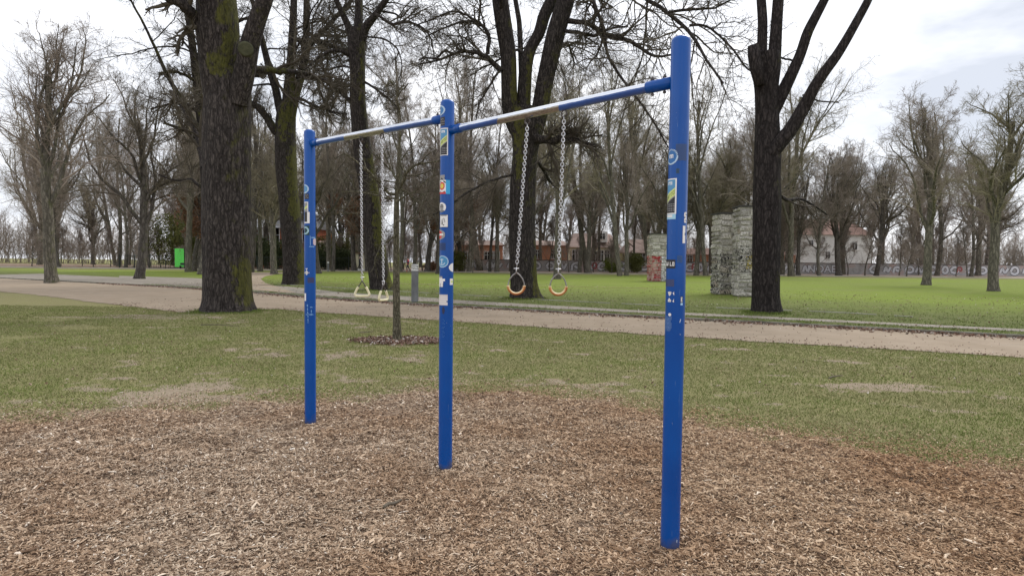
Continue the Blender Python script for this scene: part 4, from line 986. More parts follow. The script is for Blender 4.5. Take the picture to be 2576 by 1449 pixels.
house('orange building seen between centre oak and right ring', 1338, 1428, 126, 617, 603, ORANGE, PINKROOF, [(1352, 640, .9, 1.8), (1392, 640, .9, 1.8)], 10)
house('cream building with sloping faded roof in the middle distance', 1434, 1556, 138, 622, 584, CREAM, PINKROOF, [(1446, 643, 1.2, 2.6), (1455, 643, 1.2, 2.6), (1498, 646, 1.1, 2.4), (1512, 643, 1.1, 2.4), (1527, 643, 1.1, 2.4), (1540, 643, 1.1, 2.4)], 12,
      extra=lambda r, cx, zt: (lambda p: (MB().box((p[0] - cx, 1.2, p[2] - LZ), (2.2, 2.2, 2.4)).build('dormer', WHITE, r), win(WHITE, GLASS, r, p[0] - cx, .03, p[2] - LZ + .1, 1.2, 1.4)))(dp(1516, 596, 138)))
house('cream building with white windows left of the painted pillar', 1578, 1700, 134, 636, 600, CREAM, PINKROOF, [(1588, 650, 1.2, 2.2), (1604, 650, 1.2, 2.2), (1616, 650, 1.2, 2.2), (1642, 650, 1.2, 2.2)], 10)
house('low orange building right of the nearest post', 1720, 2000, 132, 640, 622, ORANGE, REDROOF, [(1735, 652, 1.2, 1.6), (1790, 652, 1.2, 1.6), (1982, 650, 1.2, 1.6)], 10)
house('white house with red clay roof at the right', 2006, 2190, 138, 590, 546, OFFWHITE, REDROOF, [(2082, 642, 1.1, 1.6), (2040, 612, 1.1, 1.4), (2150, 620, 1.1, 1.6)], 14)
# kiosk
kp = at(915, 97); k = thing('kiosk', 'small cream kiosk with white door frame between the dark tree and the leaning oak', 'kiosk', kp)
MB().box((0, 1.5, 1.35), (3.0, 3, 2.7)).build('wall', CREAM, k)
MB().box((0, 1.45, 2.82), (3.5, 3.6, .22)).build('roof', flat('kiosk_roof', (.20, .13, .09)), k)
d = MB(); d.box((.55, -.05, 1.15), (.10, .1, 2.1)); d.box((1.45, -.05, 1.15), (.10, .1, 2.1)); d.box((1.0, -.053, 2.22), (1.0, .1, .1)); d.build('door_frame', WHITE, k)
MB().box((1.0, -.03, 1.5), (.7, .08, .9)).build('window', GLASS, k)
MB().box((0, -.04, .15), (3.04, .1, .3)).build('plinth', WHITE, k)

# graffiti wall
wx0, wx1, WY = dp(1118, 700, 112)[0], dp(2576, 700, 112)[0] + 25, 112
wall = thing('graffiti_wall', 'long low wall covered in white graffiti behind the lawn', 'wall', ((wx0 + wx1) / 2, WY, LZ))
wn = NT('wall_render', .9, .2); v = wn.coord('Object', (1, 1, 1.2))
c = wn.ramp(wn.noise(v, .5, 5), [(.35, (.28, .265, .26)), (.5, (.40, .385, .38)), (.60, (.42, .31, .28)), (.7, (.52, .51, .52))]); wn.col(c)
MB().box((0, .15, 1.0), (wx1 - wx0, .3, 2.0)).build('wall', wn.m, wall)
MB().box((0, .15, 2.06), (wx1 - wx0 + .1, .42, .12)).build('coping', flat('coping_stone', (.10, .085, .08)), wall)
GW_, GB_, GR_ = flat('spray_white', (.62, .62, .65)), flat('spray_black', (.07, .07, .08)), flat('spray_red', (.36, .10, .10))
rg = np.random.default_rng(5)
cxw = (wx0 + wx1) / 2
def blob(m, x, z, s, kind, y):
    """bubble-like spray shape: thick rounded stroke"""
    pts = {0: [(-.5, -.35), (-.25, .45), (.1, -.45), (.5, .38)], 1: [(-.45, -.5), (-.38, .3), (.15, .5), (.5, .05), (.15, -.3), (-.15, .05)], 2: [(-.45, -.5), (-.45, .5), (.35, .4), (-.3, 0), (.45, -.5)],
           3: [(-.45, -.1), (-.2, .5), (.3, .45), (.45, -.2), (0, -.5), (-.42, -.2)], 4: [(-.5, .45), (.5, .5), (.05, .4), (.0, -.5)], 5: [(-.5, -.45), (0, .5), (.45, -.5), (.2, -.1), (-.2, -.1)]}[kind]
    P = np.array([(x + a * s[0], y, z + b * s[1]) for a, b in pts]); P = resample(np.c_[P, np.ones(len(P))], 14)[:, :3]
    return P
whites, blacks, reds = MB(), MB(), MB()
xx = wx0 + .8
wr_x = dp(2028, 700, 112)[0]
def ribbon(m, P, w_, y):
    T = nrm(np.gradient(P, axis=0)); Nn = np.c_[-T[:, 2], T[:, 0] * 0, T[:, 0]] * w_ / 2
    A = P + Nn; B = P - Nn; A[:, 1] = y; B[:, 1] = y
    n = len(P); V = np.concatenate([A, B, A + [0, .03, 0], B + [0, .03, 0]])
    F = [(i, i + 1, n + i + 1, n + i) for i in range(n - 1)] + [(i, 2 * n + i, 2 * n + i + 1, i + 1) for i in range(n - 1)] + [(n + i, n + i + 1, 3 * n + i + 1, 3 * n + i) for i in range(n - 1)]
    m.add(V, F)
while xx < wx1 - 1:
    s = (rg.uniform(1.0, 1.9), rg.uniform(1.1, 1.45)); kd = int(rg.integers(4)) if rg.random() < .8 else 3
    if not (wr_x - .5 < xx < wr_x + 10.5):
        P = blob(None, xx + s[0] / 2 - cxw, 1.0, s, kd if kd != 2 else 0, 0)
        ribbon(blacks, P, .62, -.012 - .002 * rg.random()); ribbon(whites, P, .42, -.03 - .004 * rg.random())
        if rg.random() < .14: ribbon(reds, blob(None, xx + s[0] - cxw, 1.1, (1.0, 1.1), int(rg.integers(4)), 0), .3, -.045)
    xx += s[0] + rg.uniform(.1, 1.3)
whites.build('graffiti', GW_, wall); blacks.build('graffiti_outline', GB_, wall); reds.build('graffiti_red', GR_, wall)
def text_mesh(txt, size, offset, depth=.01):
    c = bpy.data.curves.new('t', 'FONT'); c.body = txt; c.size = size; c.offset = offset; c.extrude = depth; c.align_x = 'LEFT'; c.resolution_u = 3
    o = bpy.data.objects.new('t', c); sc.collection.objects.link(o)
    me = bpy.data.meshes.new_from_object(o.evaluated_get(bpy.context.evaluated_depsgraph_get()))
    bpy.data.objects.remove(o); return me
def wall_text(txt, px, size, z, off=.09, sx=1.0):
    for nm, mt, o_, y_ in (('graffiti_outline', GB_, off + .07, -.02), ('graffiti', GW_, off - .01, -.045)):
        me = text_mesh(txt, size, o_); me.materials.append(mt)
        ob = link(nm, me, wall, (dp(px, 700, WY)[0] - cxw, y_, z)); ob.rotation_euler = (math.pi / 2, 0, 0); ob.scale = (sx, 1, 1)
wall_text('NOAET!', 2030, 1.9, .35, .05, 1.02)
wall_text('8I', 1744, 1.9, .35, .05, .9)

# railing fence at the left
fx0, fx1, FY = dp(300, 700, 99)[0], dp(888, 700, 99)[0], 99
FM = flat('dark_green_iron', (.018, .026, .022), .5)
fence = thing('railing_fence', 'dark metal railing along the far path at the left', 'fence', (fx0, FY, LZ))
m = MB(); L = fx1 - fx0
for i in range(int(L / .28)): m.box((i * .28, 0, 1.05), (.03, .03, 2.1))
m.box((L / 2, .004, 2.02), (L, .045, .05)); m.box((L / 2, .004, .18), (L, .045, .05)); m.build('railing', FM, fence)
for i in range(int(L / 2.5) + 1): MB().box((i * 2.5 + .1, -.01, 1.15), (.09, .09, 2.3)).build('post', FM, fence)
bn = thing('banner', 'bright green banner fixed to the fence at the left edge', 'banner', at(452, 98.8))
MB().box((0, 0, 1.75), (1.5, .05, 3.0)).build('banner', flat('green_banner', (.12, .62, .10)), bn)
MB().tube([(-.78, .05, 0), (-.78, .05, 3.4)], .04, 8).build('pole', FM, bn); MB().tube([(.78, .05, 0), (.78, .05, 3.4)], .04, 8).build('pole', FM, bn)
for px_, py_, w_, h_, lb in ((489, 647, .55, .95, 'larger white notice on the dark fence at the left'), (494.5, 643.5, .4, .45, 'smaller white notice beside the larger one on the fence')):
    p = dp(px_, py_, 98.7); o = MB().box((0, 0, 0), (w_, .03, h_)).build('notice', WHITE); o.location = p; tag(o, lb, 'notice', 'white notices on the fence')
be = thing('park_bench', 'dark bench under the green banner', 'bench', at(466, 97.5))
MB().box((0, 0, .45), (1.8, .45, .06)).build('seat', FM, be); MB().box((0, .25, .75), (1.8, .05, .35)).build('backrest', FM, be)
for s in (-.75, .75): MB().box((s, 0, .21), (.08, .4, .42)).build('leg', FM, be)

# bollards
def bollard(px_, py_, hgt, r, label, sticker=True, white=False):
    p = gp(px_, py_, LZ); b = thing('bollard', label, 'bollard', tuple(p))
    mt = simple('bollard_grey', (.10, .105, .11), (.19, .195, .20), 5, .6, .4, 0, 0, (1, 1, .4))
    z = [0, .02, hgt * .25, hgt * .5, hgt * .8, hgt - .03, hgt]; 
    MB().tube([(0, 0, q) for q in z], [r * 1.03, r, r, r, r, r, r * .9], 24).build('post', mt, b, True)
    if sticker:
        rg = np.random.default_rng(3); m = MB(); nz, na = 14, 20
        for i in range(nz):
            for j in range(na):
                a0, a1 = -math.pi / 2 + (j / na - .5) * 3.0, -math.pi / 2 + ((j + 1) / na - .5) * 3.0
                z0, z1 = hgt * (.82 + .17 * i / nz), hgt * (.82 + .17 * (i + 1) / nz); R_ = r + .004
                u, v = j / na, i / nz
                t = math.sin(u * 25 + 6 * math.sin(v * 9)) + math.sin(v * 17 + 4 * u)
                col = (.03, .03, .03) if t > .7 and .1 < v < .9 else (.62, .62, .60)
                m.add([(R_ * math.cos(a0), R_ * math.sin(a0), z0), (R_ * math.cos(a1), R_ * math.sin(a1), z0), (R_ * math.cos(a1), R_ * math.sin(a1), z1), (R_ * math.cos(a0), R_ * math.sin(a0), z1)], [(0, 1, 2, 3)], col)
        m.build('sticker', STICK, b)
    if white: MB().tube([(0, 0, hgt - .16), (0, 0, hgt + .01)], r * 1.15, 16).build('cap', WHITE, b, True)
bollard(1043.5, 759, 1.44, .135, 'grey steel bollard with scribbled white band, by the kerb')
bollard(825.5, 683, 1.35, .12, 'small distant bollard with white head before the hedge', False, True)
bollard(1051.5, 684, 1.9, .05, 'thin distant post with white head right of the near bollard', False, True)

# ------------------------------------------------------------------ stone pillars
def pillar(name_label, c, w_, d_, h_, rz, seed, paint, loc_z=LZ):
    rg = np.random.default_rng(seed)
    root = thing('stone_pillar', name_label, 'pillar', (c[0], c[1], loc_z), rz, group='rough stone climbing pillars on the lawn')
    MB().box((0, 0, h_ / 2), (w_ - .08, d_ - .08, h_)).build('core', simple('mortar', (.34, .33, .30), (.48, .46, .42), 6, .95, .1), root)
    V, F, rnd = [], [], []
    for side in range(4):
        ww = w_ if side % 2 == 0 else d_; off = (d_ if side % 2 == 0 else w_) / 2
        z = 0
        while z < h_ - .06:
            hh = min(rg.uniform(.16, .38), h_ - z); x = -ww / 2
            while x < ww / 2 - .02:
                lw = min(rg.uniform(.22, .75), ww / 2 - x)
                if ww / 2 - x - lw < .1: lw = ww / 2 - x
                g_ = .012; pr = rg.uniform(.0, .06); bv = .045
                a = [(x + g_, 0), (x + lw - g_, 0)]
                i0 = len(V)
                jt = lambda: rg.uniform(-.022, .022)
                for (xx_, zz_) in ((x + g_, z + g_), (x + lw - g_, z + g_), (x + lw - g_, z + hh - g_), (x + g_, z + hh - g_)): V.append((xx_ + jt(), -off + .05, zz_ + jt(), side))
                for (xx_, zz_) in ((x + g_ + bv, z + g_ + bv), (x + lw - g_ - bv, z + g_ + bv), (x + lw - g_ - bv, z + hh - g_ - bv), (x + g_ + bv, z + hh - g_ - bv)): V.append((xx_ + jt(), -off - pr + jt() * 1.5, zz_ + jt(), side))
                F += [(i0 + 4, i0 + 5, i0 + 6, i0 + 7)] + [(i0 + q, i0 + (q + 1) % 4, i0 + 4 + (q + 1) % 4, i0 + 4 + q) for q in range(4)]
                rnd += [rg.random()] * 8
                x += lw
            z += hh
    V = np.array(V); th = V[:, 3] * math.pi / 2; P = np.c_[V[:, 0] * np.cos(th) - V[:, 1] * np.sin(th), V[:, 0] * np.sin(th) + V[:, 1] * np.cos(th), V[:, 2]]
    s = NT('rubble_stone', .95, .1); cc_ = s.ramp(s.attr('rnd').outputs['Fac'], [(0, (.36, .345, .32)), (.35, (.54, .515, .475)), (.7, (.70, .67, .62)), (.93, (.60, .565, .51)), (1, (.45, .37, .31))])
    cc_ = s.mix(s.ramp(s.noise(s.coord('Object'), 14, 5), [(.40, .7), (.60, 0.0)]), cc_, (.17, .15, .125))
    sz = s.n('ShaderNodeSeparateXYZ'); s.l(s.coord('Object'), sz.inputs[0])
    if paint == 'black':
        st = s.noise(s.coord('Object'), 2.6, 2, .5, 2.2); line = s.math('LESS_THAN', s.math('ABSOLUTE', s.math('SUBTRACT', st, .5)), .045)
        fac = s.math('MULTIPLY', line, s.math('LESS_THAN', s.math('ADD', sz.outputs[2], s.math('MULTIPLY', st, .8)), 2.5))
        cc_ = s.mix(fac, cc_, (.02, .02, .024))
    if paint == 'yellow':
        st = s.noise(s.coord('Object'), 3.0, 2, .5, 2.0); line = s.math('LESS_THAN', s.math('ABSOLUTE', s.math('SUBTRACT', st, .5)), .03)
        band = s.math('MULTIPLY', s.math('GREATER_THAN', sz.outputs[2], 1.2), s.math('LESS_THAN', sz.outputs[2], 2.5))
        ye = s.math('MULTIPLY', s.math('MULTIPLY', s.math('GREATER_THAN', st, .53), s.math('GREATER_THAN', sz.outputs[0], -.1)), s.math('MULTIPLY', s.math('GREATER_THAN', sz.outputs[2], 1.35), s.math('LESS_THAN', sz.outputs[2], 2.0)))
        cc_ = s.mix(ye, cc_, (.42, .34, .11)); cc_ = s.mix(s.math('MULTIPLY', line, band), cc_, (.02, .02, .02))
    if paint == 'red':
        st = s.noise(s.coord('Object'), 1.6, 3, .5, 1.5)
        low = s.math('LESS_THAN', sz.outputs[2], 2.3); L_ = s.math('LESS_THAN', sz.outputs[0], -.25)
        redc = s.ramp(st, [(.4, (.30, .03, .04)), (.5, (.42, .20, .18)), (.6, (.48, .34, .30))])
        cc_ = s.mix(s.math('MULTIPLY', low, L_), cc_, redc)
        st2 = s.noise(s.coord('Object'), 2.2, 2, .5, 1.5)
        wb = s.ramp(st2, [(.46, (.62, .62, .62)), (.49, (.05, .02, .02)), (.56, (.65, .65, .66))])
        cc_ = s.mix(s.math('MULTIPLY', s.math('SUBTRACT', low, s.math('MULTIPLY', low, L_)), 1.0), cc_, wb)
    s.col(cc_); s.bump(s.noise(s.coord('Object'), 22, 5), .7, .02)
    link('stonework', mesh_np('stonework', P, np.array(F), np.full(len(F), 4), False, s.m, attrs={'rnd': np.array(rnd)}), root)
    cp = MB().box((0, 0, h_ + .03), (w_ + .14, d_ + .14, .07)); cp.build('cap', flat('dark_slab', (.05, .048, .045)), root)
    return root
pa = gp(1829, 741, LZ); pb = gp(1876, 746, LZ)
ha = dp(1829, 538, pa[1])[2] - LZ; hb = dp(1876, 521, pb[1])[2] - LZ
wpa = 48 * pa[1] / FPX
pillar('left, lower one of the two adjoining rough stone pillars, black scribbles on it', (pa[0], pa[1] + .5), wpa, 1.1, ha, math.radians(6), 1, 'black')
pillar('right, higher one of the two adjoining rough stone pillars, yellow paint on it', (pb[0] + .05, pb[1] + .42), 44 * pb[1] / FPX, 1.1, hb, math.radians(-4), 2, 'yellow')
pn = flat('spray_pink', (.50, .16, .20))
pc_ = gp(1668, 708, LZ)
pillar('stone pillar painted red and white, half hidden by the nearest post', (pc_[0], pc_[1] + .8), 60 * pc_[1] / FPX, 1.6, dp(1660, 589, pc_[1])[2] - LZ, math.radians(5), 3, 'red')

# ------------------------------------------------------------------ people far off
def person(label, loc, pose, cl, rz=0, s=1.0):
    root = thing('person', label, 'person', tuple(loc), rz)
    J, Ed, Rd = pose
    me = bpy.data.meshes.new('body'); me.from_pydata(J, Ed, []); me.update()
    o = bpy.data.objects.new('body', me); sc.collection.objects.link(o)
    sk = o.modifiers.new('s', 'SKIN'); o.modifiers.new('sub', 'SUBSURF').levels = 1
    for i, v in enumerate(me.skin_vertices[0].data): v.radius = (Rd[i], Rd[i]); v.use_root = (i == 0)
    ev = bpy.data.meshes.new_from_object(o.evaluated_get(bpy.context.evaluated_depsgraph_get()))
    bpy.data.objects.remove(o)
    # colour by height band: shoes, trousers, top, skin, hair
    n = len(ev.polygons); col = np.zeros((n, 4)); col[:, 3] = 1
    for p in ev.polygons:
        col[p.index, :3] = cl(p.center)
    at_ = ev.attributes.new('Col', 'FLOAT_COLOR', 'FACE'); at_.data.foreach_set('color', col.astype(np.float32).ravel())
    ev.materials.append(STICK)
    for p in ev.polygons: p.use_smooth = True
    b = link('body', ev, root); root.scale = (s, s, s)
    return root
walk = ([(0, 0, .95), (0, .02, 1.2), (0, .02, 1.42), (0, .0, 1.53), (0, -.02, 1.64), (0, -.02, 1.76),
         (.18, .02, 1.40), (.24, .1, 1.16), (.22, -.08, .98), (-.18, .02, 1.40), (-.24, -.08, 1.16), (-.2, -.26, 1.1),
         (.10, 0, .90), (.11, -.2, .52), (.11, -.12, .1), (.11, -.26, .05), (-.10, 0, .90), (-.11, .12, .52), (-.11, .36, .2), (-.11, .32, .08),
         (.22, -.16, .92), (-.19, -.34, 1.12)],
        [(0, 1), (1, 2), (2, 3), (3, 4), (4, 5), (2, 6), (6, 7), (7, 8), (2, 9), (9, 10), (10, 11), (0, 12), (12, 13), (13, 14), (14, 15), (0, 16), (16, 17), (17, 18), (18, 19), (8, 20), (11, 21)],
        [.15, .14, .16, .06, .11, .08, .07, .05, .035, .07, .05, .035, .10, .07, .045, .04, .10, .07, .045, .04, .035, .035])
def cl_run(c):
    if c.z < .13: return (.75, .12, .05)
    if c.z < .93: return (.02, .022, .04)
    if c.z < 1.02: return (.70, .05, .07)
    if c.z > 1.70: return (.03, .02, .02)
    if c.z > 1.52: return (.45, .28, .21)
    if c.z > 1.25 and c.x > .05: return (.65, .06, .08)
    return (.03, .035, .06)
pr = gp(1026, 684, LZ); person('runner in dark clothes with red trim on the far path', pr, walk, cl_run, math.radians(-60), 1.2)
def cl_dark(c):
    if c.z > 1.68: return (.35, .33, .3)
    if c.z > 1.52: return (.45, .3, .23)
    return (.012, .012, .016)
pr = gp(905, 682.5, LZ); person('person in black clothes standing before the cream kiosk', pr, walk, cl_dark, math.radians(100), 1.25)

# ------------------------------------------------------------------ the bars
PR = .0535
POST = {'L': (gp(781, 1066), 327), 'M': (gp(1120, 1182), 252), 'R': (gp(1685, 1382), 93)}
TOPX = {'L': 780, 'M': 1126, 'R': 1713}
root = thing('pull_up_bars', 'blue steel pull-up frame of three round posts and two crossbars', 'exercise bars', (POST['M'][0][0], POST['M'][0][1] + PR, 0))
RB = np.array([POST['M'][0][0], POST['M'][0][1] + PR, 0])
C_ = {}; TOP = {}
posts = {}
for kx_ in 'LMR':
    b, ty = POST[kx_]; c = np.array([b[0], b[1], 0.]); d2 = nrm(np.array([c[0], c[1], 0])); c = c + d2 * PR
    C_[kx_] = c; TOP[kx_] = dp(TOPX[kx_], ty, c[1])[2]
    zt = TOP[kx_]; rr = PR
    zs = [-.15, 0, .5, 1, 1.5, 2, zt - .03]; rs = [rr] * 7
    for a in (30, 55, 75, 88): zs.append(zt - .03 + .028 * math.sin(math.radians(a))); rs.append(rr - .026 * (1 - math.cos(math.radians(a))))
    posts[kx_] = MB().tube([(c[0], c[1], z) for z in zs], rs, 40).build('post', PAINT, root, True)
    posts[kx_].location = -Vector(RB)
def bar_pt(kx_, px_, py_): return np.array([C_[kx_][0], C_[kx_][1], dp(px_, py_, C_[kx_][1])[2]])
B1a, B1b = bar_pt('L', 781, 362), bar_pt('M', 1125, 298)
B2a, B2b = bar_pt('M', 1124, 330), bar_pt('R', 1710, 204)
def seg(a, b, s0, s1): L = np.linalg.norm(b - a); d = (b - a) / L; return a + d * s0, (a + d * s1 if s1 > 0 else b + d * s1)
def xbar(a, b, wear, name='crossbar'):
    L = np.linalg.norm(b - a); d = (b - a) / L
    mt = worn_bar('worn_paint_%d' % int(a[2] * 1000), wear)
    n = 40; V, F = tube_vf(np.array([(x, 0, 0) for x in np.linspace(.13, L - .13, n)]), .0295, 28)
    me = mesh_np(name, V, np.array([i for f in F for i in f]), [len(f) for f in F], True, mt)
    o = link(name, me, root, a - RB); o.rotation_euler = Vector(d).to_track_quat('X', 'Z').to_euler()
    return o
def param(a, b, px_):
    """distance along the bar where it crosses picture column px_"""
    best = min(np.linspace(0, 1, 2001), key=lambda t: abs(proj(a + (b - a) * t)[0] - px_)); return best * np.linalg.norm(b - a)
def proj(P):
    l = M3.T @ (np.asarray(P) - CAM); return CX + FPX * l[0] / -l[2], CY - FPX * l[1] / -l[2]
w1 = [(param(B1a, B1b, 874), param(B1a, B1b, 972), 1.0)]
w2 = [(param(B2a, B2b, 1254), param(B2a, B2b, 1412), 1.0)]
xbar(B1a, B1b, w1); xbar(B2a, B2b, w2)
BOLT = DARKSTEEL
def collar(a, b, ln, nb=1):
    """short welded socket on the post at end a, pointing to b"""
    d = nrm(b - a); p0 = a + d * (PR - .012); p1 = a + d * (PR + ln)
    o = MB().tube([p0, p1 - d * .004, p1], [.0342, .0342, .0330], 28).build('socket', PAINT, root, True); o.location = -Vector(RB)
    side = np.array([0, 0, 1.]) - d * d[2]; side = nrm(side)
    for i in range(nb):
        c = p0 + d * (ln * (.35 + .5 * i) if nb > 1 else ln * .72)
        m = MB()
        m.tube([c + side * q for q in (-.050, -.040, -.0399, .036, .0361, .043, .0431, .054)], [.010, .010, .006, .006, .012, .012, .0075, .0065], 8)
        q = m.build('bolt', BOLT, root); q.location = -Vector(RB)
collar(B1a, B1b, .095); collar(B1b, B1a, .095); collar(B2a, B2b, .10); collar(B2b, B2a, .15, 2)

# stickers: grids wrapped on the posts, one colour per cell
G = {'S': ['111', '100', '111', '001', '111'], 'P': ['111', '101', '111', '100', '100'], 'O': ['111', '101', '101', '101', '111'], 'T': ['111', '010', '010', '010', '010'],
     'E': ['111', '100', '110', '100', '111'], 'D': ['110', '101', '101', '101', '110'], 'G': ['111', '100', '101', '101', '111'], 'W': ['10101', '10101', '10101', '11111', '01010'], 'L': ['100', '100', '100', '100', '111'],
     'm': ['11111', '10101', '10101', '10101', '10101'], 'K': ['101', '101', '110', '101', '101'], ' ': ['0', '0', '0', '0', '0']}
def text_at(txt, u, v):
    """u in [0,1] along the word, v in [0,1] up"""
    if not (0 <= u < 1 and 0 <= v < 1): return False
    cols_ = []
    for ch in txt:
        gph = G[ch]; cols_ += [[r[c] == '1' for r in gph] for c in range(len(gph[0]))] + [[False] * 5]
    cols_ = cols_[:-1]
    return cols_[int(u * len(cols_))][4 - int(v * 5)]
WH, BK, LB, YE, DB, RD, GY = (.80, .80, .78), (.025, .025, .028), (.10, .30, .52), (.62, .70, .22), (.02, .09, .26), (.62, .05, .04), (.30, .30, .30)
def sticker(pk, x0, x1, y0, y1, fn, nu=26, nv=44, lift=.0012, label=None):
    c = C_[pk]; cz = CAM
    f0 = math.atan2(cz[1] - c[1], cz[0] - c[0])      # direction towards the viewer's side of the post
    def th(px_, py_):
        P = dp(px_, py_, c[1] - PR * .5)
        # angle round the post whose silhouette offset equals the pixel offset
        ax = proj((c[0], c[1], P[2]))[0]; rpx = PR / c[1] * FPX * 1.01
        return math.asin(max(-1, min(1, (px_ - ax) / rpx)))
    ym = (y0 + y1) / 2
    t0, t1 = th(x0, ym), th(x1, ym)
    z1, z0 = dp(x0, y0, c[1] - PR)[2], dp(x0, y1, c[1] - PR)[2]
    V, F, cl = [], [], []
    R_ = PR + lift
    for i in range(nv + 1):
        for j in range(nu + 1):
            a = f0 + (t0 + (t1 - t0) * j / nu); V.append((c[0] + R_ * math.cos(a), c[1] + R_ * math.sin(a), z0 + (z1 - z0) * i / nv))
    for i in range(nv):
        for j in range(nu):
            col = fn((j + .5) / nu, (i + .5) / nv)
            if col is None: continue
            q = i * (nu + 1) + j; F.append((q, q + 1, q + nu + 2, q + nu + 1)); cl.append(tuple(col) + (1,))
    me = mesh_np('sticker', np.array(V) - RB * 0, np.array(F), np.full(len(F), 4), True, STICK, cols=np.array(cl))
    o = link('sticker', me, posts[pk])
    if label: o['label'] = label
    return o
def circ(u, v, a=1.0): return math.hypot((u - .5) * 2, (v - .5) * 2)
def f_spot(u, v):
    if u < .09 or u > .91 or v < .03 or v > .965: return WH
    bnd = v - (.42 + .26 * (u - .1))          # diagonal band
    if -.10 < bnd < .11:
        uu = (u - .08) / .86; vv = (bnd + .055) / .11
        return (.10, .14, .05) if text_at('SPOTTED', uu, vv) else YE
    if bnd >= .11:
        return WH if text_at('m', (u - .28) / .40, (v - .82) / .09) else LB
    if -.14 < bnd <= -.10: return GY
    if u > .3 and any(abs(v - q) < .012 for q in (.10, .16, .22, .28)) and math.sin(u * 40) > -.5: return GY
    return BK
def f_mcirc(u, v):
    r = circ(u, v)
    if r > 1: return None
    if r > .80: return (.45, .60, .75) if (v < .5 or math.sin(math.atan2(v - .5, u - .5) * 26) > -.3) else None
    if text_at('m', (u - .33) / .36, (v - .42) / .22): return WH
    return (.035, .16, .42)
def noise_patch(base, mark, k, e=.0):
    def f(u, v):
        if e and math.sin(u * 13 + k) * math.sin(v * 11 + k * 2) > e + .6 * (min(u, 1 - u, v, 1 - v) * 4): return None
        t = math.sin(u * 19 + k + 4 * math.sin(v * 7 + k)) + math.sin(v * 23 + k * 3)
        return mark if t > 1.0 and .1 < u < .9 and .1 < v < .9 else base
    return f
FB = (.022, .045, .14)
def faded(c): return lambda u, v: c
# nearest post
sticker('R', 1700, 1726, 362, 404, faded((.030, .070, .19)), 6, 6, .0006)
sticker('R', 1678.5, 1706, 373, 413, f_mcirc, 34, 34)
sticker('R', 1701, 1709, 424, 436, noise_patch((.02, .06, .12), (.05, .07, .03), 2), 6, 6, .0007)
sticker('R', 1675, 1702, 448, 538, f_spot, 40, 90)
sticker('R', 1674.5, 1700, 538.5, 551, lambda u, v: WH if .2 < u < .75 and .35 < v < .9 else (.35, .62, .78), 16, 10)
sticker('R', 1720, 1725.5, 533, 560, noise_patch(WH, BK, 3, .2), 8, 24)
sticker('R', 1716.5, 1722.5, 568, 612, lambda u, v: BK if u > .8 and .45 < v < .6 else WH, 8, 20)
sticker('R', 1671, 1699, 653, 675, lambda u, v: (WH if text_at('GW LO', (u - .05) / .88, (v - .28) / .44) else BK), 44, 22)
sticker('R', 1703, 1716, 643, 661, faded((.022, .075, .22)), 5, 5, .0006)
sticker('R', 1670.5, 1696, 703, 721, faded((.040, .058, .15)), 6, 6, .0006)
scr = lambda k, e=.25: (lambda u, v: None if math.sin(u * 9 + k) + math.sin(v * 8 + k * 1.7) < e else (BK if math.sin(u * 31 + v * 17) > .8 else WH))
sticker('R', 1669.5, 1674, 734, 762, scr(1.0, .1), 8, 20); sticker('R', 1679, 1696, 734, 760, scr(4.2, .35), 18, 24)
sticker('R', 1711.5, 1716.5, 745, 768, lambda u, v: (.4, .65, .85) if v < .25 else (WH if text_at('K', (u - .15) / .7, (v - .35) / .55) else BK), 10, 20)
sticker('R', 1682, 1689, 788, 796, lambda u, v: WH if circ(u, v) < 1 else None, 12, 12)
sticker('R', 1669.5, 1690, 795, 834, noise_patch((.05, .13, .34), (.09, .18, .40), 5, .4), 12, 16, .0006)
sticker('R', 1709, 1712, 802, 812, lambda u, v: (.5, .6, .75) if abs(u - v) < .3 else None, 8, 8)
sticker('R', 1700, 1704, 1358, 1365, lambda u, v: (.6, .7, .85) if abs(u - .5) < .25 else None, 6, 6)
# middle post
sticker('M', 1108.2, 1120, 263, 290, lambda u, v: None if math.hypot(u, (v - .5) * 2) > 1 else ((.45, .6, .75) if math.hypot(u, (v - .5) * 2) > .78 else (.05, .2, .45)), 20, 28)
sticker('M', 1108.5, 1119, 294, 316, noise_patch(BK, GY, 1), 14, 22)
sticker('M', 1108, 1127, 322, 391, f_spot, 32, 80)
def f_col(u, v):
    if v > .72: return None if u > .62 else noise_patch(GY, BK, 7)(u, v)
    if u > .72: return (.04, .38, .72)
    r = math.hypot((u - .38) / .2, (v - .42) / .17)
    if r < .75: return BK if math.sin(u * 50) * math.sin(v * 60) > .7 else (.75, .65, .10)
    if r < 1.25: return RD
    return noise_patch(WH, BK, 2)(u, v) if v > .1 else RD
sticker('M', 1106.5, 1132, 440, 488, f_col, 34, 48)
def f_face(u, v):
    r = circ(u, v)
    if r > 1: return None
    if math.hypot((u - .5) / .27, (v - .5) / .34) < 1: return BK if (.52 < v < .62) else ((.10, .10, .10) if v > .7 else GY)
    if v < .22 and abs(u - .5) < .35: return (.2, .2, .2)
    return WH
sticker('M', 1105.5, 1122, 509, 534, f_face, 24, 28)
sticker('M', 1107.5, 1127, 540, 572, lambda u, v: BK if (u < .04 or u > .96 or v < .03 or v > .97) else (GY if v > .88 and .15 < u < .85 else ((.35, .35, .35) if math.hypot((u - .52) / .25, (v - .55) / .2) < 1 and math.sin(u * 25 + v * 9) > 0 else (BK if (.3 < u < .42 and .2 < v < .65) or (.45 < u < .6 and .15 < v < .25) else WH))), 28, 34)
sticker('M', 1105, 1119.5, 577, 604, lambda u, v: None if math.hypot(u * .95, (v - .5) * 2) > 1 else (GY if math.hypot(u, (v - .5) * 2) > .8 else (WH if .42 < v < .6 else (RD if u < .6 else GY))), 20, 28)
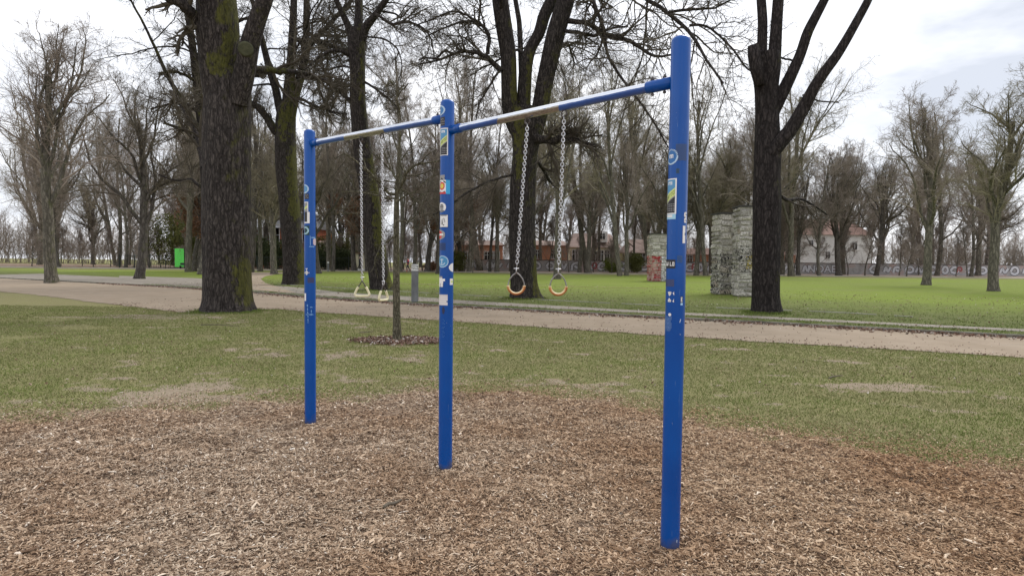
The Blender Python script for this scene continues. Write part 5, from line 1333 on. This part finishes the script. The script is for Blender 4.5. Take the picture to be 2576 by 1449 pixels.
sticker('M', 1107, 1121, 611, 630, faded((.015, .045, .15)), 5, 5, .0006)
def f_anchor(u, v):
    r = circ(u, v)
    if r > 1: return None
    if r > .88: return (.45, .62, .75)
    if abs(u - .45) < .035 and .25 < v < .75: return (.6, .72, .8)
    if .30 < math.hypot((u - .45) * 2, (v - .48) * 2) * .62 < .37 and v < .4: return (.6, .72, .8)
    if abs(v - .66) < .03 and abs(u - .45) < .15: return (.6, .72, .8)
    return (.07, .27, .50)
sticker('M', 1104.8, 1128, 643, 673, f_anchor, 28, 30)
sticker('M', 1129, 1139.2, 662, 684, lambda u, v: WH if math.hypot(1 - u, (v - .5) * 2) < 1 else None, 14, 22)
sticker('M', 1104.6, 1119.5, 695, 722, lambda u, v: None if (u > .72 and v > .78) or (u > .8 and v < .55) else (GY if v > .85 or (v < .35 and math.sin(u * 18) > .6) else WH), 20, 26)
sticker('M', 1131.5, 1138.6, 701, 717, lambda u, v: YE if .3 < v < .7 and u > .3 else WH, 10, 12)
sticker('M', 1104.4, 1126, 741, 768, lambda u, v: None if u > .9 and .3 < v < .42 else ((.62, .58, .56) if v > .85 or math.sin(v * 30) > .9 else (.70, .67, .66)), 22, 24)
sticker('M', 1112, 1119, 772, 790, lambda u, v: (.02, .03, .08) if circ(u, v) < 1 else None, 8, 10, .0006)
sticker('M', 1111, 1119, 803, 850, lambda u, v: (.12, .28, .50) if math.sin(u * 14 + 5) * math.sin(v * 40) > .82 else None, 12, 30, .0006)
# left post
sticker('L', 767, 777, 464, 487, lambda u, v: None if math.hypot(u, (v - .5) * 2) > 1 else ((.45, .6, .75) if math.hypot(u, (v - .5) * 2) > .75 else LB), 14, 22)
sticker('L', 767, 777, 487.5, 501, noise_patch(BK, GY, 3), 10, 14)
sticker('L', 767, 775.5, 508, 533, lambda u, v: WH if u > .8 or v > .92 else (YE if abs(v - .3 - .3 * u) < .12 else GY), 12, 24)
sticker('L', 767, 779, 533.5, 562, lambda u, v: WH if u > .6 or v < .12 else BK, 12, 24)
sticker('L', 767, 778.5, 568, 592, lambda u, v: (.35, .55, .6) if .55 < math.hypot(u - .1, (v - .5) * 2) < .85 else (.01, .05, .06), 14, 20)
sticker('L', 778, 792, 594, 627, lambda u, v: (.18, .36, .62) if abs(u - .15) < .05 and v > .3 or abs(v - .88) < .04 and u > .3 or abs(v - .2) < .04 and u < .8 else None, 20, 30, .0006)
sticker('L', 787, 795, 600, 617, lambda u, v: (.55, .45, .50) if circ(u, v) < 1.1 else None, 10, 12)
sticker('L', 767, 778, 675, 692, scr(3.0, .0), 14, 16)
sticker('L', 774, 790, 698, 712, faded((.035, .045, .13)), 5, 5, .0006)
sticker('L', 767, 770.5, 738, 757, faded(WH), 4, 6)
sticker('L', 770, 790, 766, 812, lambda u, v: (.16, .33, .58) if (abs(u - .3 + .1 * v) < .05 or abs(v - .45) < .025 or (abs(u - .65) < .04 and .4 < v < .7) or (abs(v - .85) < .02 and u > .5)) and math.sin(v * 33 + u * 9) > -.6 else None, 22, 40, .0006)

# hanging rings
def link_pts(c, ax, sd, Lo, Wo, d):
    """one stadium-shaped chain link centred at c, long axis ax, wide axis sd"""
    a = (Wo - d) / 2; h = (Lo - Wo) / 2; P = []
    for t in np.linspace(0, math.pi, 7): P.append(c + ax * (h + a * math.sin(t)) + sd * a * math.cos(t))
    for t in np.linspace(math.pi, 2 * math.pi, 7): P.append(c + ax * (-h + a * math.sin(t)) + sd * a * math.cos(t))
    return np.array(P)
def hanging(name, label, bar, t_px, top_y, bot, shape, rz, cols):
    a, b = bar; s = param(a, b, t_px); p0 = a + nrm(b - a) * s - np.array([0, 0, .0295]); bd = nrm(b - a)
    q = dp(bot[0], bot[1], p0[1])                         # top of the grip, same distance from the viewer
    r = thing(name, label, 'gymnastic ring', tuple(p0), group='chained hand grips hanging from the crossbars'); off = p0
    # eye bolt / ring under the bar
    e = p0 - np.array([0, 0, .020]); rr = .021; sd = nrm(np.array([bd[0], bd[1], 0]))
    P = [e + sd * rr * math.cos(t) + np.array([0, 0, 1]) * rr * math.sin(t) for t in np.linspace(0, math.tau, 18)[:-1]]
    MB().tube(P, .0052, 8, True).build('eye', DARKSTEEL, r, True).location = -Vector(off)
    top = e - np.array([0, 0, rr]); ax = nrm(q - top); L = np.linalg.norm(q - top) - .03
    pitch = .0195; n = int(L / pitch); s1 = nrm(np.cross(ax, [0, 1, 0])); s2 = np.cross(ax, s1); m = MB()
    yaw = .05; s1, s2 = s1 * math.cos(yaw) + s2 * math.sin(yaw), s2 * math.cos(yaw) - s1 * math.sin(yaw)
    for i in range(n):
        c = top + ax * (pitch * (i + .6)); m.tube(link_pts(c, ax, s1 if i % 2 else s2,   .0325, .0240, .0052), .0026, 6, True)
    m.build('chain', STEEL, r, True).location = -Vector(off)
    # shackle
    m = MB(); c = q + np.array([0, 0, .016]); fx = np.array([math.cos(rz), math.sin(rz), 0])
    m.tube(link_pts(c, np.array([0, 0, 1.]), nrm(np.cross(fx, [0, 0, 1])), .044, .026, .007), .0038, 8, True)
    m.tube([c + fx * -.018 + [0, 0, .012], c + fx * .018 + [0, 0, .012]], .0042, 8)
    m.build('shackle', STEEL, r, True).location = -Vector(off)
    k = p0[1] / FPX
    if shape == 'ring':
        H, W_ = 52 * k, 20.5 * k
        # steel bow: apex, arms splaying, then vertical into the grip
        arm = [(0, 0), (.45 * W_, -.13 * H), (.82 * W_, -.33 * H), (.99 * W_, -.55 * H), (1.0 * W_, -.64 * H)]
        A = [q + fx * x + np.array([0, 0, z]) for x, z in reversed([(-x, z) for x, z in arm])] + [q + fx * x + np.array([0, 0, z]) for x, z in arm[1:]]
        A = resample(np.c_[np.array(A), np.ones(len(A))], 40)[:, :3]
        MB().tube(A, .0044, 10).build('bow', BOWST, r, True).location = -Vector(off)
        c = q + np.array([0, 0, -.62 * H]); Gp = [c + fx * W_ * math.cos(t) + np.array([0, 0, .40 * H * math.sin(t)]) for t in np.linspace(math.pi, 2 * math.pi, 26)]
        MB().tube(Gp, .0098, 14).build('grip', cols, r, True).location = -Vector(off)
    else:
        H, W_ = 38 * k, 19 * k; a_ = .36 * H
        arm = [(0, 0), (.5 * W_, -.42 * H)]
        A = [q + fx * -.5 * W_ + [0, 0, -.44 * H], q + fx * -.02, q + [0, 0, .0], q + fx * .02, q + fx * .5 * W_ + [0, 0, -.44 * H]]
        A[1] = q + fx * -.04 * W_ + [0, 0, -.03 * H]; A[3] = q + fx * .04 * W_ + [0, 0, -.03 * H]
        MB().tube(resample(np.c_[np.array(A), np.ones(5)], 24)[:, :3], .0052, 10).build('bow', DARKSTEEL, r, True).location = -Vector(off)
        pts = [(-.50, -.42), (-.66, -.56), (-.85, -.76), (-.93, -.86), (-.90, -.97), (-.78, -1.02), (0, -1.03), (.78, -1.02), (.90, -.97), (.93, -.86), (.85, -.76), (.66, -.56), (.50, -.42)]
        Gp = np.array([q + fx * x * W_ + np.array([0, 0, z * H]) for x, z in pts])
        Gp = resample(np.c_[Gp, np.ones(len(Gp))], 60)[:, :3]
        MB().tube(Gp, .0100, 14).build('grip', cols, r, True).location = -Vector(off)
BOWST = simple('worn_steel', (.16, .15, .145), (.36, .35, .34), 30, .4, .4, .8)
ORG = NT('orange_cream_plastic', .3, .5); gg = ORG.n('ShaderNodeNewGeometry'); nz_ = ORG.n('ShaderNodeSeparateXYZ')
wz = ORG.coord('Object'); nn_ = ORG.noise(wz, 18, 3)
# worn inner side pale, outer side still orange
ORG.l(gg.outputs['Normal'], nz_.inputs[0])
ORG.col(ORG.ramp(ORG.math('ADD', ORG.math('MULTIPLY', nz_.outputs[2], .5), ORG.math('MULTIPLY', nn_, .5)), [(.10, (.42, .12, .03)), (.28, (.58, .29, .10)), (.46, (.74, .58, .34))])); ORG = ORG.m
CRM = simple('cream_yellow_plastic', (.64, .58, .32), (.80, .76, .54), 14, .35, .5)
hanging('hanging_grip', 'round orange-edged ring on a slanting chain in front of the centre oak', (B2a, B2b), 1327, 303, (1299, 686), 'ring', 0.05, ORG)
hanging('hanging_grip', 'round orange-edged ring hanging over green lawn, nearest the tall right post', (B2a, B2b), 1419, 285, (1404.5, 688), 'ring', -.05, ORG)
hanging('hanging_grip', 'cream triangular grip seen face-on, left one of the left bar', (B1a, B1b), 908, 352, (911, 706), 'tri', 0.1, CRM)
hanging('hanging_grip', 'cream triangular grip seen edge-on, right one of the left bar', (B1a, B1b), 961, 343, (964.5, 716), 'tri', math.radians(64), CRM)

# fallen sticks
for (a, b, c_, d_, lb) in ((505, 819, 602, 822, 'curved bare stick lying on the grass in front of the massive oak'), (1195, 839, 1222, 836, 'short stick on the grass right of the left post'), (2085, 955, 2120, 948, 'twig on the bare patch near the right edge'), (965, 1290, 1010, 1268, 'thin dark stick on the wood chips')):
    if a == 1195: a, c_ = 1010 - 105, 1010 - 70
    p, q = gp(a, b), gp(c_, d_); m_ = (p + q) / 2; m_[0] += .02; L = np.linalg.norm(q - p)
    P = resample(np.array([[*p, .012], [*(p * .65 + q * .35 + np.array([0, L * .10, .02])), .011], [*(p * .3 + q * .7 + np.array([0, L * .06, .015])), .009], [*q, .005]]), 12)
    P[:, 2] = [height(np.array(t[0]), np.array(t[1])) + .022 for t in P]
    o = MB().tube(P[:, :3] - p, P[:, 3], 7).build('fallen_stick', TWIG_MID, None, True); o.location = p; tag(o, lb, 'stick')
print('objects', len(sc.objects), 'tris', sum(len(me.loops) for me in bpy.data.meshes))
